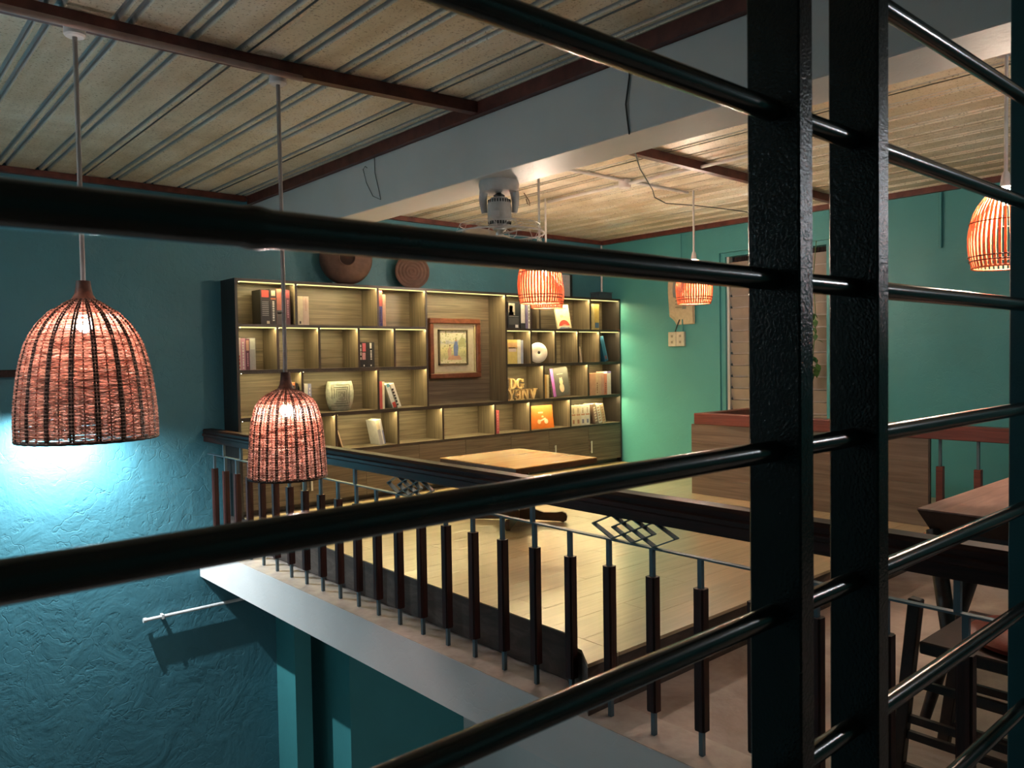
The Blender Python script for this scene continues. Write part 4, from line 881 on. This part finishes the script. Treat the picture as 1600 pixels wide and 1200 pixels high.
bm = bm_new(); box(bm, -0.030, 0.012, -0.069, -0.060, 2.055, 2.085, Matrix.Translation((FX, FY, 0)) @ Matrix.Rotation(-0.9, 4, 'Z')); obj('bracket', bm, 'pvc', mot)
bm = bm_new(); lathe(bm, [(0.024, 2.009), (0.034, 2.003), (0.034, 1.996), (0.022, 1.988), (0.020, 1.965)], (FX, FY, 0), 20); obj('hub', bm, 'chrome', fn, smooth=True)
for k in range(3):
    bm = bm_new(); a = k*2*PI/3 + 0.5; M = Matrix.Translation((FX, FY, 1.978)) @ Matrix.Rotation(a, 4, 'Z') @ Matrix.Rotation(math.radians(18), 4, 'X')
    pl_ = [(0.02, -0.018), (0.06, -0.045), (0.12, -0.068), (0.17, -0.065), (0.195, -0.03), (0.195, 0.025), (0.165, 0.055), (0.11, 0.058), (0.06, 0.042), (0.02, 0.018)]
    prism(bm, pl_, -0.0015, 0.0015, lambda u, v, d: M @ Vector((u, v, d))); obj('blade', bm, 'fan_plastic', fn)
def ringpts(r, z, n=40): return [(FX+r*math.cos(2*PI*k/n), FY+r*math.sin(2*PI*k/n), z) for k in range(n)]
bm = bm_new()
for r, z, w_ in ((0.228, 1.978, 0.0045), (0.205, 2.022, 0.0018), (0.12, 2.030, 0.0018), (0.205, 1.938, 0.0018), (0.12, 1.928, 0.0018)): tube(bm, ringpts(r, z), w_, 6, closed=True, up=(0, 0, 1))
for k in range(10):
    th = 2*PI*k/10; c, s_ = math.cos(th), math.sin(th)
    tube(bm, [(FX+r*c, FY+r*s_, z) for r, z in ((0.035, 2.008), (0.12, 2.030), (0.205, 2.022), (0.228, 1.978), (0.205, 1.938), (0.12, 1.928), (0.02, 1.928))], 0.0018, 5)
obj('cage', bm, 'pvc', fn, smooth=True)
bm = bm_new(); tube(bm, [Vector((FX, FY, z))+dirv*r+Vector((0.02, -0.04, 0)) for r, z in ((0.085, 2.18), (0.110, 2.14), (0.114, 2.115), (0.102, 2.125), (0.096, 2.15))], 0.0025, 6); obj('pull_cord', bm, 'clay', fn)

# ================================================================== WALL THINGS AND LOOSE WIRES
cal = thing('wall_calendar', 'curled cream paper calendar hanging on the teal wall', 'calendar', (XR-0.02, 4.775, 1.63))
def sheet_curl(nm, y0, y1, z0, z1, x, mat, curl):
    bm = bm_new(); n = 14; f = []; bk = []
    for i in range(n+1):
        v = i/n; zz = z1 + (z0-z1)*v; row = []; rowb = []
        for j in range(5):
            u = j/4; yy_ = y0+(y1-y0)*u; xx = x - curl*(math.sin(v*PI*1.3)*0.5 + 0.9*v*v*(1-u)) - 0.004; row.append(bm.verts.new((xx, yy_, zz))); rowb.append(bm.verts.new((xx+0.002, yy_, zz)))
        f.append(row); bk.append(rowb)
    for g in (f, bk):
        for i in range(n):
            for j in range(4): bm.faces.new((g[i][j], g[i][j+1], g[i+1][j+1], g[i+1][j]))
    for i in range(n):
        bm.faces.new((f[i][0], f[i+1][0], bk[i+1][0], bk[i][0])); bm.faces.new((f[i][4], bk[i][4], bk[i+1][4], f[i+1][4]))
    return obj(nm, bm, mat, cal, smooth=True)
sheet_curl('sheet', 4.625, 4.925, 1.655, 2.215, XR-0.003, cover((0.62, 0.52, 0.36)), 0.05)
sheet_curl('back_sheet', 4.612, 4.932, 1.648, 2.222, XR-0.0005, cover((0.50, 0.42, 0.28)), 0.028)
sheet_curl('printed_map', 4.70, 4.86, 1.80, 2.12, XR-0.010, cover((0.26, 0.30, 0.29)), 0.056)
for k in range(3): sheet_curl('printed_rows', 4.69, 4.82, 1.815+0.032*k, 1.825+0.032*k, XR-0.050, cover((0.3, 0.27, 0.2)), 0.0)
sk = thing('socket_box', 'double white socket box on the teal wall under the calendar', 'socket', (XR-0.02, 4.83, 1.43))
for y0, y1 in ((4.832, 4.928), (4.732, 4.830)):
    o = B('plate', cover((0.62, 0.58, 0.46)), XR-0.034, XR-0.0005, y0, y1, 1.432, 1.578, sk, bevel=0.005)
    for z in (1.475, 1.535):
        B('outlet', cover((0.32, 0.29, 0.22)), XR-0.0365, XR-0.0342, y0+0.035, y0+0.06, z-0.012, z+0.012, o)
bm = bm_new(); tube(bm, [(XR-0.012, 4.855, 1.579), (XR-0.016, 4.835, 1.62), (XR-0.010, 4.80, 1.70)], 0.006, 8); obj('cable', bm, 'cable', sk, smooth=True)
bm = bm_new(); tube(bm, [(XR-0.012, 4.765, 1.579), (XR-0.012, 4.765, 1.70)], 0.007, 8); obj('cable', bm, 'teal_smooth', sk, smooth=True)
bm = bm_new(); tube(bm, [(XR-0.012, 2.36, 2.55), (XR-0.012, 2.36, 2.13)], 0.012, 10)
tag(obj('painted_conduit', bm, 'teal_smooth', smooth=True), 'teal painted conduit stub hanging down the right wall', 'conduit')
bm = bm_new(); tube(bm, [(XR-0.008, 4.78, 2.55), (XR-0.008, 4.78, 2.24)], 0.008, 8)
tag(obj('painted_conduit', bm, 'teal_smooth', smooth=True), 'thin teal conduit above the wall calendar', 'conduit')
bm = bm_new(); tube(bm, [(2.466, 4.015, 2.535), (2.462, 4.005, 2.44), (2.462, 3.965, 2.33), (2.462, 3.95, 2.278), (2.460, 4.03, 2.31), (2.460, 4.10, 2.40), (2.460, 4.135, 2.487), (2.460, 4.11, 2.50), (2.460, 4.09, 2.488)], 0.0022, 5)
tag(obj('loose_wire', bm, 'cable'), 'thin black wire looped on the side of the white beam', 'wire')
bm = bm_new(); tube(bm, [(2.466, 2.071, 2.535), (2.463, 2.071, 2.462), (2.462, 2.09, 2.36), (2.463, 2.084, 2.30), (2.464, 2.075, 2.236)], 0.0036, 6)
tag(obj('loose_wire', bm, 'cable'), 'black wire hanging down the near side of the white beam', 'wire')
bm = bm_new(); tube(bm, [(2.736, 2.30, 2.25), (3.3, 2.75, 2.46), (3.9, 3.2, 2.52), (4.55, 3.62, 2.545), (4.80, 3.80, 2.55), (5.08, 3.91, 2.555), (5.4, 3.84, 2.562), (5.7, 3.80, 2.566), (6.0, 3.79, 2.574), (6.35, 3.78, 2.57)], 0.0042, 6)
tag(obj('loose_wire', bm, 'cable'), 'long black wire running from the beam across the gallery roof', 'wire')

# trailing plant at the louvre window
vp = thing('trailing_plant', 'trailing green plant hanging at the near end of the louvre window', 'plant', (6.38, 3.36, 1.15))
bm = bm_new(); tube(bm, [(6.40, 3.34, 2.30), (6.385, 3.36, 2.0), (6.39, 3.34, 1.6), (6.38, 3.38, 1.15)], 0.004, 6); obj('stem', bm, 'leaf', vp)
rnd = random.Random(5)
for k in range(30):
    z = rnd.choice([rnd.uniform(1.42, 1.72), rnd.uniform(1.15, 1.32), rnd.uniform(1.2, 2.1)]); a = rnd.uniform(0, 2*PI); ti = rnd.uniform(-1.3, -0.4); L = rnd.uniform(0.06, 0.10)
    M = Matrix.Translation((6.388, 3.355+rnd.uniform(-0.03, 0.05), z)) @ Matrix.Rotation(a, 4, 'Z') @ Matrix.Rotation(-ti, 4, 'Y')
    bm = bm_new(); pts = [(0, 0), (0.3, 0.28), (0.6, 0.24), (1, 0), (0.6, -0.24), (0.3, -0.28)]
    top = [bm.verts.new(M @ Vector((u*L, v*L, 0.10*L*math.sin(u*PI)))) for u, v in pts]; bot = [bm.verts.new(M @ Vector((u*L, v*L, 0.10*L*math.sin(u*PI)-0.0012))) for u, v in pts]
    bm.faces.new(top); bm.faces.new(bot[::-1])
    for i in range(6): bm.faces.new((top[i], bot[i], bot[(i+1) % 6], top[(i+1) % 6]))
    for v in bm.verts: v.co.x = min(v.co.x, XR-0.004)
    obj('leaf', bm, 'leaf', vp)
bpy.context.view_layer.update()
